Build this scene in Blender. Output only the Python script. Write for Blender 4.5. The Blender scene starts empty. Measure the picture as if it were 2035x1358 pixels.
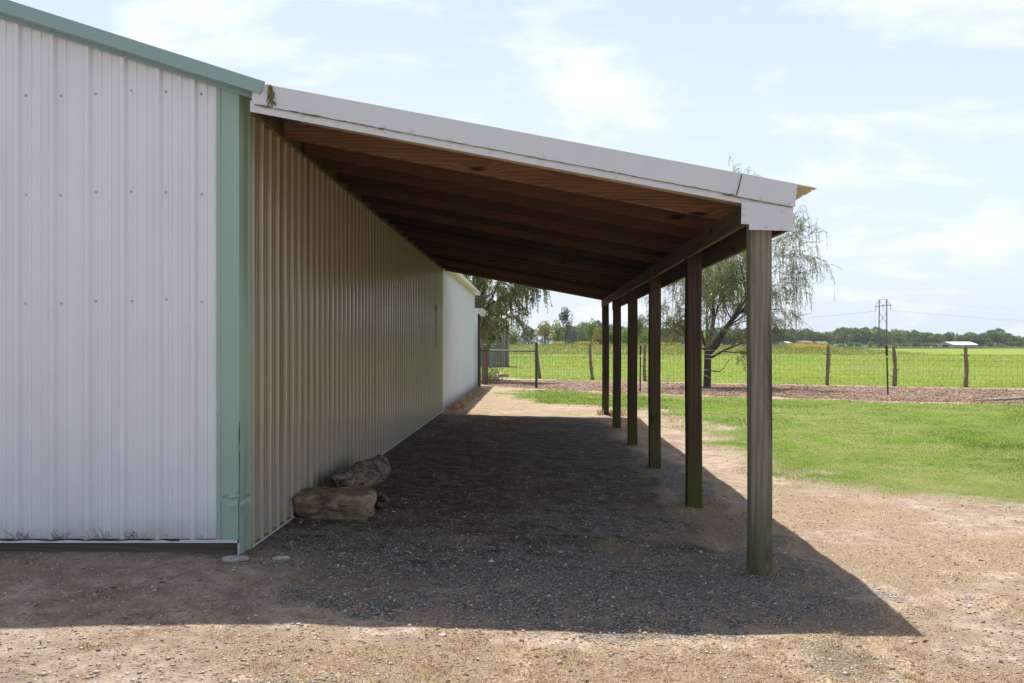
import bpy, bmesh, math, random
import numpy as np
from mathutils import Vector, Matrix

# ------------------------------------------------------------------ camera, sky, sun, exposure
SC = bpy.context.scene
COL = SC.collection
F = 2078.0 / 2035.0          # focal length over frame width (24 mm on an APS-C body)
CZ = 1.353                   # eye height above the ground at the barn corner
cam_d = bpy.data.cameras.new('camera')
cam = bpy.data.objects.new('camera', cam_d); COL.objects.link(cam)
cam_d.sensor_width = 36.0; cam_d.lens = 36.0 * F
cam_d.shift_x = -45.5 / 2035.0; cam_d.shift_y = 8.0 / 2035.0
cam_d.clip_start = 0.05; cam_d.clip_end = 8000
cam.location = (0, 0, CZ); cam.rotation_euler = (math.radians(90), 0, 0)
SC.camera = cam

SUN_DIR = Vector((-0.12, 0.40, 1.0)).normalized()     # towards the sun: ahead, a little to the left, high
EL = math.asin(SUN_DIR.z); AZ = math.atan2(SUN_DIR.x, SUN_DIR.y)
world = bpy.data.worlds.new('World'); SC.world = world; world.use_nodes = True
wn, wl = world.node_tree.nodes, world.node_tree.links
wn.clear()
wo = wn.new('ShaderNodeOutputWorld'); bg = wn.new('ShaderNodeBackground'); bg.inputs[1].default_value = 0.088
sky = wn.new('ShaderNodeTexSky'); sky.sky_type = 'NISHITA'; sky.sun_disc = False
sky.sun_elevation = EL; sky.sun_rotation = AZ; sky.altitude = 200; sky.air_density = 1.0; sky.dust_density = 2.6; sky.ozone_density = 1.0
tc = wn.new('ShaderNodeTexCoord')
sep = wn.new('ShaderNodeSeparateXYZ'); wl.new(tc.outputs['Generated'], sep.inputs[0])
def wmath(op, a, b=None, clamp=False):
    n = wn.new('ShaderNodeMath'); n.operation = op; n.use_clamp = clamp
    for i, v in enumerate((a, b)):
        if v is None: continue
        if isinstance(v, (int, float)): n.inputs[i].default_value = v
        else: wl.new(v, n.inputs[i])
    return n.outputs[0]
den = wmath('ADD', wmath('MAXIMUM', sep.outputs[2], 0.0), 0.22)
cx_ = wmath('DIVIDE', sep.outputs[0], den); cy_ = wmath('DIVIDE', sep.outputs[1], den)
comb = wn.new('ShaderNodeCombineXYZ'); wl.new(cx_, comb.inputs[0]); wl.new(cy_, comb.inputs[1])
n1 = wn.new('ShaderNodeTexNoise'); n1.inputs['Scale'].default_value = 2.1; n1.inputs['Detail'].default_value = 9; n1.inputs['Roughness'].default_value = 0.62
n1.inputs['Distortion'].default_value = 0.35
mp = wn.new('ShaderNodeMapping'); mp.inputs['Location'].default_value = (3.7, 1.2, 0); mp.inputs['Scale'].default_value = (0.9, 1.1, 1); mp.inputs['Rotation'].default_value = (0, 0, 0.5)
wl.new(comb.outputs[0], mp.inputs[0]); wl.new(mp.outputs[0], n1.inputs['Vector'])
cr = wn.new('ShaderNodeValToRGB'); cr.color_ramp.elements[0].position = 0.50; cr.color_ramp.elements[1].position = 0.74
wl.new(n1.outputs[0], cr.inputs[0])
fade = wmath('MULTIPLY', cr.outputs[0], 0.75)
cloud = wn.new('ShaderNodeRGB'); cloud.outputs[0].default_value = (9.9, 10.1, 10.2, 1)
hz = wn.new('ShaderNodeRGB'); hz.outputs[0].default_value = (7.1, 8.0, 9.3, 1)
mixh = wn.new('ShaderNodeMixRGB')
el_ = wmath('MAXIMUM', sep.outputs[2], 0.0)
mr = wn.new('ShaderNodeMapRange'); mr.interpolation_type = 'SMOOTHSTEP'; wl.new(el_, mr.inputs['Value'])
for k_, v_ in (('From Min', 0.12), ('From Max', 0.75), ('To Min', 0.74), ('To Max', 0.04)): mr.inputs[k_].default_value = v_
wl.new(mr.outputs[0], mixh.inputs[0]); wl.new(sky.outputs[0], mixh.inputs[1]); wl.new(hz.outputs[0], mixh.inputs[2])
mix = wn.new('ShaderNodeMixRGB'); wl.new(fade, mix.inputs[0]); wl.new(mixh.outputs[0], mix.inputs[1]); wl.new(cloud.outputs[0], mix.inputs[2])
wl.new(mix.outputs[0], bg.inputs[0]); wl.new(bg.outputs[0], wo.inputs[0])

sun_d = bpy.data.lights.new('sun', 'SUN'); sun_d.energy = 5.0; sun_d.angle = math.radians(0.53); sun_d.color = (1.0, 0.955, 0.89)
sun = bpy.data.objects.new('sun', sun_d); COL.objects.link(sun)
sun.rotation_euler = SUN_DIR.to_track_quat('Z', 'Y').to_euler()
vs = SC.view_settings
vs.view_transform = 'Standard'; vs.look = 'None'; vs.gamma = 1.0; vs.use_curve_mapping = False
vs.exposure = 0.58
SC.cycles.max_bounces = 8; SC.cycles.diffuse_bounces = 5; SC.cycles.glossy_bounces = 4
SC.cycles.use_denoising = True

random.seed(7); RNG = np.random.default_rng(11)

# ------------------------------------------------------------------ helpers
def tag(o, label=None, cat=None, group=None, kind=None):
    if label: o['label'] = label
    if cat: o['category'] = cat
    if group: o['group'] = group
    if kind: o['kind'] = kind
    return o

def thing(name, label, cat, loc=(0, 0, 0), group=None, rz=0.0):
    o = bpy.data.objects.new(name, None); COL.objects.link(o)
    o.location = loc; o.rotation_euler = (0, 0, rz); o.empty_display_size = 0.2
    return tag(o, label, cat, group)

def link(name, me, m=None, parent=None):
    o = bpy.data.objects.new(name, me); COL.objects.link(o)
    if m is not None and len(me.materials) == 0: me.materials.append(m)
    if parent is not None:
        o.parent = parent
        o.matrix_parent_inverse = Matrix.Identity(4)
    return o

def mesh_from(verts, faces, smooth=False, rnd=None):
    """verts (N,3); faces: an (M,k) array or list of tuples; rnd: value per vertex"""
    me = bpy.data.meshes.new('m')
    if isinstance(faces, np.ndarray):
        n, k = faces.shape
        me.vertices.add(len(verts)); me.vertices.foreach_set('co', np.asarray(verts, np.float32).ravel())
        me.loops.add(n * k); me.loops.foreach_set('vertex_index', faces.astype(np.int32).ravel())
        me.polygons.add(n)
        me.polygons.foreach_set('loop_start', np.arange(0, n * k, k, dtype=np.int32))
        me.polygons.foreach_set('loop_total', np.full(n, k, np.int32))
        me.update(calc_edges=True)
    else:
        me.from_pydata([tuple(v) for v in verts], [], faces); me.update()
    if smooth: me.polygons.foreach_set('use_smooth', np.ones(len(me.polygons), bool))
    if rnd is not None:
        a = me.attributes.new('rnd', 'FLOAT', 'POINT'); a.data.foreach_set('value', np.asarray(rnd, np.float32))
    return me

def box_mesh(x0, x1, y0, y1, z0, z1, bevel=0.0):
    bm = bmesh.new()
    v = [bm.verts.new(p) for p in ((x0, y0, z0), (x1, y0, z0), (x1, y1, z0), (x0, y1, z0), (x0, y0, z1), (x1, y0, z1), (x1, y1, z1), (x0, y1, z1))]
    for f in ((0, 3, 2, 1), (4, 5, 6, 7), (0, 1, 5, 4), (1, 2, 6, 5), (2, 3, 7, 6), (3, 0, 4, 7)): bm.faces.new([v[i] for i in f])
    if bevel: bmesh.ops.bevel(bm, geom=bm.edges[:], offset=bevel, segments=1, affect='EDGES')
    me = bpy.data.meshes.new('m'); bm.to_mesh(me); bm.free()
    return me

def prism_mesh(outline, y0, y1):
    """outline: (x, z) points, counter-clockwise seen from the camera side (-Y); extruded from y0 to y1"""
    n = len(outline)
    v = [(x, y0, z) for x, z in outline] + [(x, y1, z) for x, z in outline]
    f = [tuple(range(n)), tuple(range(2 * n - 1, n - 1, -1))]
    for i in range(n):
        j = (i + 1) % n
        f.append((i, i + n, j + n, j))
    me = mesh_from(v, f)
    return me

def tubes(paths, sides=5):
    """paths: list of (points, radii); returns verts, faces arrays"""
    V, Fc, off = [], [], 0
    ang = np.linspace(0, 2 * math.pi, sides, endpoint=False)
    for pts, rad in paths:
        p = np.asarray(pts, float); n = len(p)
        r = np.full(n, rad, float) if np.isscalar(rad) else np.asarray(rad, float)
        t = np.gradient(p, axis=0); t /= (np.linalg.norm(t, axis=1, keepdims=True) + 1e-9)
        ref = np.array([0.31, 0.17, 0.93]) if abs(t[0][2]) < 0.8 else np.array([0.95, 0.3, 0.05])
        a = np.cross(t, ref); a /= (np.linalg.norm(a, axis=1, keepdims=True) + 1e-9)
        b = np.cross(t, a)
        ring = p[:, None, :] + r[:, None, None] * (np.cos(ang)[None, :, None] * a[:, None, :] + np.sin(ang)[None, :, None] * b[:, None, :])
        V.append(ring.reshape(-1, 3))
        i = np.arange(n - 1)[:, None] * sides; j = np.arange(sides)[None, :]; k = (j + 1) % sides
        q = np.stack([i + j, i + k, i + sides + k, i + sides + j], -1).reshape(-1, 4) + off
        Fc.append(q); off += n * sides
    return np.concatenate(V), np.concatenate(Fc)

def tube_obj(name, paths, m, parent=None, sides=5, smooth=True):
    v, f = tubes(paths, sides)
    return link(name, mesh_from(v, f, smooth), m, parent)

def atp(px, py, Y):
    """a point of the place at depth Y (metres ahead) from where the photo sees it"""
    return ((px - 1063.0) / 2078.0 * Y, CZ + (687.0 - py) / 2078.0 * Y)

# value noise for terrain and masks
_T = RNG.random((256, 256))
def vnoise(x, y):
    xi = np.floor(x).astype(int); yi = np.floor(y).astype(int); fx = x - xi; fy = y - yi
    fx = fx * fx * (3 - 2 * fx); fy = fy * fy * (3 - 2 * fy)
    g = lambda a, b: _T[a % 256, b % 256]
    return (g(xi, yi) * (1 - fx) + g(xi + 1, yi) * fx) * (1 - fy) + (g(xi, yi + 1) * (1 - fx) + g(xi + 1, yi + 1) * fx) * fy
def fbm(x, y, o=4):
    s = 0; a = 0.5; t = 0
    for i in range(o):
        s = s + a * vnoise(x * 2 ** i + 17.3 * i, y * 2 ** i + 5.1 * i); t += a; a *= 0.5
    return s / t
def sstep(a, b, x):
    t = np.clip((x - a) / (b - a), 0, 1); return t * t * (3 - 2 * t)

FAR = -0.05
def ground_z(x, y):
    x = np.asarray(x, float); y = np.asarray(y, float)
    cross = np.where(x > -1.92, -0.042 * np.minimum(x + 1.92, 4.2), -0.012 * np.maximum(x + 1.92, -6))
    fz = sstep(17, 24, y)
    z = cross * (1 - fz) + FAR * fz * sstep(-1.95, 0.0, x)
    z = z - 0.05 * np.clip(6.75 - y, 0, 6)
    damp = 1 - 0.9 * np.exp(-((x + 1.92) / 0.25) ** 2) * (y > 6.5)
    z = z + (fbm(x * 1.3, y * 1.3, 3) - 0.5) * 0.035 * damp * (y < 60)
    z = z + (fbm(x * 7, y * 7, 3) - 0.5) * 0.016 * damp * (y < 30)
    # earth bank beyond the first field
    cz = np.interp(x, [-60, -8, 5, 20, 36, 44, 49, 53, 60, 75], [1.15, 1.3, 1.45, 1.3, 1.15, 1.25, 1.0, 0.75, 0.3, 0.0])
    prof = sstep(146, 172, y) * (1 - 0.75 * sstep(185, 225, y))
    z = z + cz * prof * (1 + 0.10 * (fbm(x * 0.2, y * 0.2, 3) - 0.5)) + (fbm(x * 0.05, y * 0.05, 3) - 0.5) * 0.25 * sstep(60, 150, y)
    z = z - 0.0 * y
    return z
def gz(x, y): return float(ground_z(np.array([x]), np.array([y]))[0])

# ------------------------------------------------------------------ materials
def new_mat(name):
    m = bpy.data.materials.new(name); m.use_nodes = True
    nt = m.node_tree; b = nt.nodes['Principled BSDF']
    return m, nt, b
class NT:
    def __init__(s, nt): s.nt = nt; s.n = nt.nodes; s.l = nt.links
    def put(s, sock, v):
        if isinstance(v, bpy.types.NodeSocket): s.l.new(v, sock)
        elif isinstance(v, (tuple, list)) and len(v) == 3 and sock.type == 'RGBA': sock.default_value = (*v, 1)
        else: sock.default_value = v
    def coord(s, kind='Object'): return s.n.new('ShaderNodeTexCoord').outputs[kind]
    def pos(s): return s.n.new('ShaderNodeNewGeometry').outputs['Position']
    def mapping(s, v, scale=(1, 1, 1), loc=(0, 0, 0), rot=(0, 0, 0)):
        m = s.n.new('ShaderNodeMapping'); s.l.new(v, m.inputs[0]); m.inputs['Scale'].default_value = scale; m.inputs['Location'].default_value = loc; m.inputs['Rotation'].default_value = rot
        return m.outputs[0]
    def noise(s, v, scale, detail=4, rough=0.55, dist=0.0, col=False):
        t = s.n.new('ShaderNodeTexNoise'); s.l.new(v, t.inputs['Vector'])
        t.inputs['Scale'].default_value = scale; t.inputs['Detail'].default_value = detail; t.inputs['Roughness'].default_value = rough; t.inputs['Distortion'].default_value = dist
        return t.outputs[1 if col else 0]
    def voronoi(s, v, scale, out='Distance', feature='F1'):
        t = s.n.new('ShaderNodeTexVoronoi'); t.feature = feature; s.l.new(v, t.inputs['Vector']); t.inputs['Scale'].default_value = scale
        return t.outputs[out]
    def math(s, op, a, b=0.0, c=None, clamp=False):
        m = s.n.new('ShaderNodeMath'); m.operation = op; m.use_clamp = clamp
        s.put(m.inputs[0], a); s.put(m.inputs[1], b)
        if c is not None: s.put(m.inputs[2], c)
        return m.outputs[0]
    def ramp(s, v, stops):
        r = s.n.new('ShaderNodeValToRGB'); s.l.new(v, r.inputs[0]); e = r.color_ramp.elements
        while len(e) < len(stops): e.new(0.5)
        for i, (p, c) in enumerate(stops):
            e[i].position = p; e[i].color = (*c, 1) if isinstance(c, (tuple, list)) else (c, c, c, 1)
        return r.outputs[0]
    def step(s, v, a, b):
        m = s.n.new('ShaderNodeMapRange'); m.interpolation_type = 'SMOOTHSTEP'
        s.put(m.inputs['Value'], v); m.inputs['From Min'].default_value = a; m.inputs['From Max'].default_value = b
        return m.outputs[0]
    def mix(s, f, a, b, mode='MIX'):
        m = s.n.new('ShaderNodeMixRGB'); m.blend_type = mode
        s.put(m.inputs[0], f); s.put(m.inputs[1], a); s.put(m.inputs[2], b); return m.outputs[0]
    def bump(s, h, strength=0.3, dist=0.01, normal=None):
        b = s.n.new('ShaderNodeBump'); b.inputs['Strength'].default_value = strength; b.inputs['Distance'].default_value = dist
        s.l.new(h, b.inputs['Height'])
        if normal is not None: s.l.new(normal, b.inputs['Normal'])
        return b.outputs[0]
    def attr(s, name, out='Fac'):
        a = s.n.new('ShaderNodeAttribute'); a.attribute_name = name; return a.outputs[out]
    def objrand(s): return s.n.new('ShaderNodeObjectInfo').outputs['Random']
    def sep(s, v):
        x = s.n.new('ShaderNodeSeparateXYZ'); s.l.new(v, x.inputs[0]); return x.outputs
    def comb(s, x, y, z):
        c = s.n.new('ShaderNodeCombineXYZ'); s.put(c.inputs[0], x); s.put(c.inputs[1], y); s.put(c.inputs[2], z); return c.outputs[0]

def paint_mat(name, col, rough=0.35, dirt=0.12, dirtcol=(0.25, 0.22, 0.17), lowdirt=0.0, wavy=0.0, spec=0.5):
    """factory painted sheet steel with faint dust, streaks and oil-canning"""
    m, nt, b = new_mat(name); N = NT(nt); P = N.pos()
    streak = N.noise(N.mapping(P, (9, 9, 0.7)), 1.0, 5, 0.6)
    blot = N.noise(P, 1.7, 4, 0.6)
    f = N.math('MULTIPLY', N.step(N.math('MULTIPLY', streak, blot), 0.18, 0.45), dirt)
    c = N.mix(f, col, dirtcol)
    if lowdirt:
        z = N.sep(P)[2]
        low = N.math('MULTIPLY', N.step(N.math('ADD', z, N.math('MULTIPLY', N.noise(P, 6.0, 4), -0.25)), 0.16, -0.12), lowdirt)
        c = N.mix(low, c, (0.13, 0.12, 0.07))
    nt.links.new(c, b.inputs['Base Color'])
    N.put(b.inputs['Roughness'], N.math('MULTIPLY_ADD', blot, 0.2, rough - 0.08))
    b.inputs['Specular IOR Level'].default_value = spec
    h = N.noise(N.mapping(P, (3.2, 3.2, 0.9)), 1.0, 2, 0.4)
    nrm = N.bump(h, 0.25 + wavy, 0.012)
    nt.links.new(nrm, b.inputs['Normal'])
    return m

def wood_mat(name, cols, axis='z', ring=14.0, rough=0.75, algae=0.0, knots=True, dark=0.0, bumpy=0.35, checks=0.5, objtint=0.5, rw=0.26, warpk=0.16):
    m, nt, b = new_mat(name); N = NT(nt)
    oi = N.objrand(); P = N.coord('Object'); x, y, z = N.sep(P)
    long_, u, v = {'z': (z, x, y), 'x': (x, z, y), 'y': (y, z, x)}[axis]
    off = N.math('MULTIPLY', oi, 37.0)
    L = N.math('ADD', long_, off)
    q = N.comb(N.math('MULTIPLY', u, 1.0), N.math('MULTIPLY', v, 1.0), N.math('MULTIPLY', L, 0.12))
    warp = N.noise(N.mapping(q, (3, 3, 4)), 1.6, 3, 0.5)
    kq = N.comb(N.math('MULTIPLY', u, 6.0), N.math('MULTIPLY', v, 6.0), N.math('MULTIPLY', L, 1.6))
    kd = N.voronoi(kq, 1.0)
    kpull = N.math('MULTIPLY', N.step(kd, 0.42, 0.0), 0.055 if knots else 0.0)
    rings = N.math('ADD', N.math('ADD', N.math('MULTIPLY', u, 1.0), N.math('MULTIPLY', v, 0.55)), N.math('ADD', N.math('MULTIPLY', warp, warpk), kpull))
    s = N.math('SINE', N.math('MULTIPLY', rings, ring * 18.0))
    s = N.math('MULTIPLY_ADD', s, 0.5, 0.5)
    fib = N.noise(N.comb(N.math('MULTIPLY', u, 160.0), N.math('MULTIPLY', v, 160.0), N.math('MULTIPLY', L, 2.5)), 1.0, 3, 0.6)
    blot = N.noise(N.comb(N.math('MULTIPLY', u, 5.0), N.math('MULTIPLY', v, 5.0), N.math('MULTIPLY', L, 1.3)), 1.0, 5, 0.6)
    g = N.math('ADD', N.math('MULTIPLY', s, rw), N.math('ADD', N.math('MULTIPLY', fib, 0.42), N.math('MULTIPLY', blot, 0.5)))
    c = N.ramp(g, [(0.22, cols[0]), (0.55, cols[1]), (0.88, cols[2])])
    if knots:
        kn = N.step(kd, 0.17, 0.08); c = N.mix(kn, c, tuple(k * 0.22 for k in cols[0]))
    tint = N.math('MULTIPLY_ADD', oi, objtint, 0.97 - objtint / 2); c = N.mix(1.0, c, N.comb(tint, tint, tint), 'MULTIPLY')
    ck = N.step(N.noise(N.comb(N.math('MULTIPLY', u, 38.0), N.math('MULTIPLY', v, 38.0), N.math('MULTIPLY', L, 0.9)), 1.0, 2, 0.5), 0.70, 0.76)
    c = N.mix(N.math('MULTIPLY', ck, checks), c, (0.02, 0.015, 0.01))
    if dark:
        dk = N.step(N.noise(N.comb(N.math('MULTIPLY', u, 9.0), N.math('MULTIPLY', v, 9.0), N.math('MULTIPLY', L, 0.8)), 1.0, 4, 0.6), 0.5, 0.72)
        c = N.mix(N.math('MULTIPLY', dk, dark), c, (0.03, 0.026, 0.028))
    if algae:
        wz = N.sep(N.pos())[2]
        a = N.step(N.math('ADD', wz, N.math('MULTIPLY', N.noise(N.mapping(N.pos(), (14, 14, 2)), 1.0, 4), 0.6)), 0.95, 0.15)
        c = N.mix(N.math('MULTIPLY', a, algae), c, (0.075, 0.085, 0.02))
    nt.links.new(c, b.inputs['Base Color']); b.inputs['Roughness'].default_value = rough; b.inputs['Specular IOR Level'].default_value = 0.25
    hh = N.math('ADD', N.math('MULTIPLY', s, 0.35), N.math('ADD', N.math('MULTIPLY', fib, 0.6), N.math('MULTIPLY', ck, -1.6)))
    nt.links.new(N.bump(hh, bumpy, 0.004), b.inputs['Normal'])
    return m

def plain_mat(name, col, rough=0.6, metal=0.0, var=0.15, scale=20.0, col2=None, bump=0.0):
    m, nt, b = new_mat(name); N = NT(nt)
    c2 = col2 if col2 else tuple(max(0, k * (1 - 3 * var)) for k in col)
    n = N.noise(N.pos(), scale, 5, 0.6)
    nt.links.new(N.ramp(n, [(0.3, c2), (0.62, col)]), b.inputs['Base Color'])
    b.inputs['Roughness'].default_value = rough; b.inputs['Metallic'].default_value = metal
    if bump: nt.links.new(N.bump(n, bump, 0.01), b.inputs['Normal'])
    return m

def leaf_mat(name, cols, trans=0.35, rough=0.5, objvar=0.0, through=(1.25, 1.35, 0.6)):
    """leaf colour varies per leaf (attribute rnd), light passes through"""
    m, nt, b = new_mat(name); N = NT(nt)
    c = N.ramp(N.attr('rnd'), [(0.0, cols[0]), (0.5, cols[1]), (1.0, cols[2])])
    if objvar:
        h = nt.nodes.new('ShaderNodeHueSaturation')
        N.put(h.inputs['Hue'], N.math('MULTIPLY_ADD', N.objrand(), 0.05 * objvar, 0.5 - 0.025 * objvar))
        N.put(h.inputs['Value'], N.math('MULTIPLY_ADD', N.math('FRACT', N.math('MULTIPLY', N.objrand(), 7.3)), 0.7 * objvar, 1 - 0.35 * objvar))
        nt.links.new(c, h.inputs['Color']); c = h.outputs[0]
    nt.links.new(c, b.inputs['Base Color']); b.inputs['Roughness'].default_value = rough; b.inputs['Specular IOR Level'].default_value = 0.3
    tr = nt.nodes.new('ShaderNodeBsdfTranslucent'); nt.links.new(N.mix(1.0, c, through, 'MULTIPLY'), tr.inputs[0])
    mx = nt.nodes.new('ShaderNodeMixShader'); mx.inputs[0].default_value = trans
    nt.links.new(b.outputs[0], mx.inputs[1]); nt.links.new(tr.outputs[0], mx.inputs[2])
    nt.links.new(mx.outputs[0], nt.nodes['Material Output'].inputs[0])
    return m

M = {}
M['white'] = paint_mat('white_sheet_steel', (0.66, 0.705, 0.755), 0.33, 0.10, (0.25, 0.24, 0.22), lowdirt=0.5)
M['side'] = paint_mat('white_sheet_steel_side_shaded', (0.215, 0.165, 0.075), 0.20, 0.35, (0.14, 0.10, 0.045), lowdirt=0.35, spec=0.5)  # white steel's shaded copy, brown gloom under the lean-to put into the colour
def pan_shade(m, crest):  # paints shade on the flats and light on the ribs into the colour
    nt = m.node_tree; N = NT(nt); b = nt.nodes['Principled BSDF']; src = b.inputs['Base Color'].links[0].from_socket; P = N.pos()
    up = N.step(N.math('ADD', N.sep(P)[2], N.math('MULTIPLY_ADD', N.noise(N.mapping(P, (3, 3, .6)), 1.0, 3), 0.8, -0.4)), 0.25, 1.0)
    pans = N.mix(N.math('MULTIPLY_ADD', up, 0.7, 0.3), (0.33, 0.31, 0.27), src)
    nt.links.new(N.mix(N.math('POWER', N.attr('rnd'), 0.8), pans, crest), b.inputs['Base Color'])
pan_shade(M['side'], (0.46, 0.42, 0.33))
M['trim'] = paint_mat('white_trim', (0.57, 0.60, 0.64), 0.34, 0.12, (0.3, 0.3, 0.22))
M['green'] = paint_mat('sage_green_trim', (0.26, 0.385, 0.325), 0.33, 0.10, (0.2, 0.25, 0.18), wavy=0.15)
M['rake'] = paint_mat('sage_green_rake', (0.19, 0.31, 0.295), 0.16, 0.10, (0.2, 0.27, 0.22), spec=0.9)
M['tan'] = paint_mat('tan_roof_sheet', (0.62, 0.55, 0.36), 0.35, 0.2)
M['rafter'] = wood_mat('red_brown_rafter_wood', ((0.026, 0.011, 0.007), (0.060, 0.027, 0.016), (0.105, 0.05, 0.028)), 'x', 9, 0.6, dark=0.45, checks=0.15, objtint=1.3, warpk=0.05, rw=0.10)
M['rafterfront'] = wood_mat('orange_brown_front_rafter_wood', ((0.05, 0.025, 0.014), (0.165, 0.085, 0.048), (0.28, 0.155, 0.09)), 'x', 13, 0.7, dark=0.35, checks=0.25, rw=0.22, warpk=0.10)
M['beam'] = wood_mat('weathered_beam_wood', ((0.05, 0.036, 0.028), (0.12, 0.085, 0.06), (0.21, 0.15, 0.10)), 'y', 12, 0.8, dark=0.75)
M['post'] = wood_mat('brown_post_wood', ((0.028, 0.019, 0.012), (0.07, 0.047, 0.029), (0.125, 0.086, 0.054)), 'z', 8, 0.8, algae=0.85, dark=0.6, warpk=0.08, rw=0.16)
M['postgrey'] = wood_mat('grey_weathered_post_wood', ((0.075, 0.07, 0.052), (0.185, 0.17, 0.13), (0.31, 0.285, 0.23)), 'z', 9, 0.85, algae=0.6, dark=0.85, checks=0.9, warpk=0.10, rw=0.18)
M['skirt'] = wood_mat('grey_skirt_board', ((0.05, 0.045, 0.035), (0.10, 0.09, 0.07), (0.15, 0.135, 0.105)), 'x', 10, 0.85, dark=0.4)
M['screw'] = plain_mat('screw_metal', (0.45, 0.46, 0.47), 0.45, 0.3)
M['moss'] = plain_mat('moss', (0.20, 0.19, 0.06), 0.95, var=0.2, scale=60)
M['rust'] = plain_mat('rust_dirt', (0.07, 0.05, 0.03), 0.9, scale=80)
M['bark'] = plain_mat('willow_bark', (0.10, 0.08, 0.06), 0.9, scale=14, col2=(0.035, 0.027, 0.02), bump=0.6)
M['twig'] = plain_mat('willow_twig', (0.16, 0.125, 0.07), 0.8, scale=9, col2=(0.07, 0.05, 0.03))
M['wire'] = plain_mat('galvanised_wire', (0.17, 0.17, 0.165), 0.5, 0.4)
M['gate'] = plain_mat('dark_green_pipe', (0.022, 0.085, 0.032), 0.4, scale=30)
M['tpost'] = plain_mat('tpost_black', (0.02, 0.03, 0.025), 0.55)
M['black'] = plain_mat('tpost_cap', (0.012, 0.011, 0.012), 0.6)
M['cedar'] = plain_mat('cedar_bark', (0.30, 0.22, 0.16), 0.9, scale=22, col2=(0.10, 0.07, 0.05), bump=0.8)
M['shed'] = wood_mat('grey_shed_boards', ((0.09, 0.09, 0.095), (0.17, 0.17, 0.18), (0.24, 0.24, 0.25)), 'z', 9, 0.85, knots=False)

# ------------------------------------------------------------------ the ground, one sheet to the horizon
def img2ground(px, py, H):
    Y = H * 2078.0 / (py - 687.0); return ((px - 1063.0) / 2078.0 * Y, Y)
LAWN = [img2ground(*p) for p in ((994, 776, 1.40), (1004, 786, 1.40), (1040, 798, 1.42), (1130, 808, 1.43), (1200, 813, 1.45), (1290, 822, 1.48), (1370, 832, 1.5),
        (1425, 848, 1.5), (1462, 880, 1.5), (1490, 905, 1.5), (1545, 936, 1.5), (1640, 958, 1.5), (1800, 975, 1.5), (2035, 992, 1.5))]
LAWN += [(9.0, 9.6), (22.0, 9.2), (60, 12), (60, 22.0), (20.0, 24.2)] + [img2ground(*p) for p in ((2035, 806, 1.4), (1800, 800, 1.4), (1560, 792, 1.4), (1300, 785, 1.4), (1100, 775, 1.4))]
LAWN = np.array(LAWN)
MULCH = np.array([img2ground(*p) for p in ((953, 757, 1.4), (1100, 755, 1.4), (1282, 760, 1.4), (1645, 767, 1.4), (1919, 772, 1.4), (2035, 775, 1.4))] + [(40.0, 29.5), (40.0, 22.5), (20.0, 24.2)]
        + [img2ground(*p) for p in ((2035, 803, 1.4), (1800, 798, 1.4), (1560, 790, 1.4), (1300, 783, 1.4), (1100, 774, 1.4), (990, 770, 1.4), (944, 768, 1.4))])
def sdf(poly, x, y):
    d = np.full(x.shape, 1e9); inside = np.zeros(x.shape, bool); n = len(poly)
    for i in range(n):
        a = poly[i]; b = poly[(i + 1) % n]; e = b - a
        t = np.clip(((x - a[0]) * e[0] + (y - a[1]) * e[1]) / (e @ e), 0, 1)
        d = np.minimum(d, np.hypot(x - a[0] - t * e[0], y - a[1] - t * e[1]))
        c = ((a[1] > y) != (b[1] > y)) & (x < (b[0] - a[0]) * (y - a[1]) / ((b[1] - a[1]) + 1e-12) + a[0])
        inside ^= c
    return np.where(inside, d, -d)
def lawn_f(x, y):        # > 0 where green lawn grows
    s = sdf(LAWN, x, y); w = np.clip(0.02 * y, 0.1, 1.0)
    return s + (fbm(x * 1.1 + 9, y * 1.1, 4) - 0.5) * 2.2 * np.clip(y / 14, 0.5, 1)
def mulch_f(x, y):
    return sdf(MULCH, x, y) + (fbm(x * 1.7 + 3, y * 1.7, 4) - 0.5) * 1.1
def field_f(x, y):       # pasture beyond the fence line
    xs = [-40, -4, 0.2, 4.3, 10.4, 14.3, 45]; ys = [47, 44.5, 43.5, 40.5, 37.0, 34.5, 30]
    return (y - np.interp(x, xs, ys)) + (fbm(x * 1.5, y * 1.5, 3) - 0.5) * 1.2
def gravel_f(x, y):
    blobs = [(-0.6, 6.9, 1.1, 1.0), (-1.4, 7.3, .5, .6), (0.9, 6.6, 1.4, .9), (1.6, 6.4, .45, 1.6), (1.65, 8.2, .35, 2.6), (1.6, 11.5, .3, 3.0), (0.4, 5.9, 1.6, .5), (-0.9, 4.5, .4, .2), (0.5, 8.6, .9, .9)]
    s = np.zeros(x.shape)
    for bx, by, sx, sy in blobs: s = np.maximum(s, np.exp(-((x - bx) / sx) ** 2 - ((y - by) / sy) ** 2))
    return s * 1.25 + (fbm(x * 2.2 + 4, y * 2.2 + 8, 4) - 0.5) * 1.3 - 0.48
def straw_f(x, y):
    base = fbm(x * 1.6 + 31, y * 1.6 + 2, 4)
    s = 0.0
    for bx, by, sx, sy, k in [(0.8, 4.75, 1.9, .45, .42), (0.0, 4.8, 1.2, .4, .25), (2.6, 9.0, 1.6, 2.6, .35), (1.2, 8.2, .55, 1.3, .3), (3.4, 7.2, 1.8, 1.4, .22), (-0.2, 30, 3, 8, .2), (1.2, 5.5, .9, .5, .2), (-1.5, 26, .5, 8, .6), (0.8, 22, 2.4, 2.5, .25)]:
        s = s + k * np.exp(-((x - bx) / sx) ** 2 - ((y - by) / sy) ** 2)
    return base + s - 0.68
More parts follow.
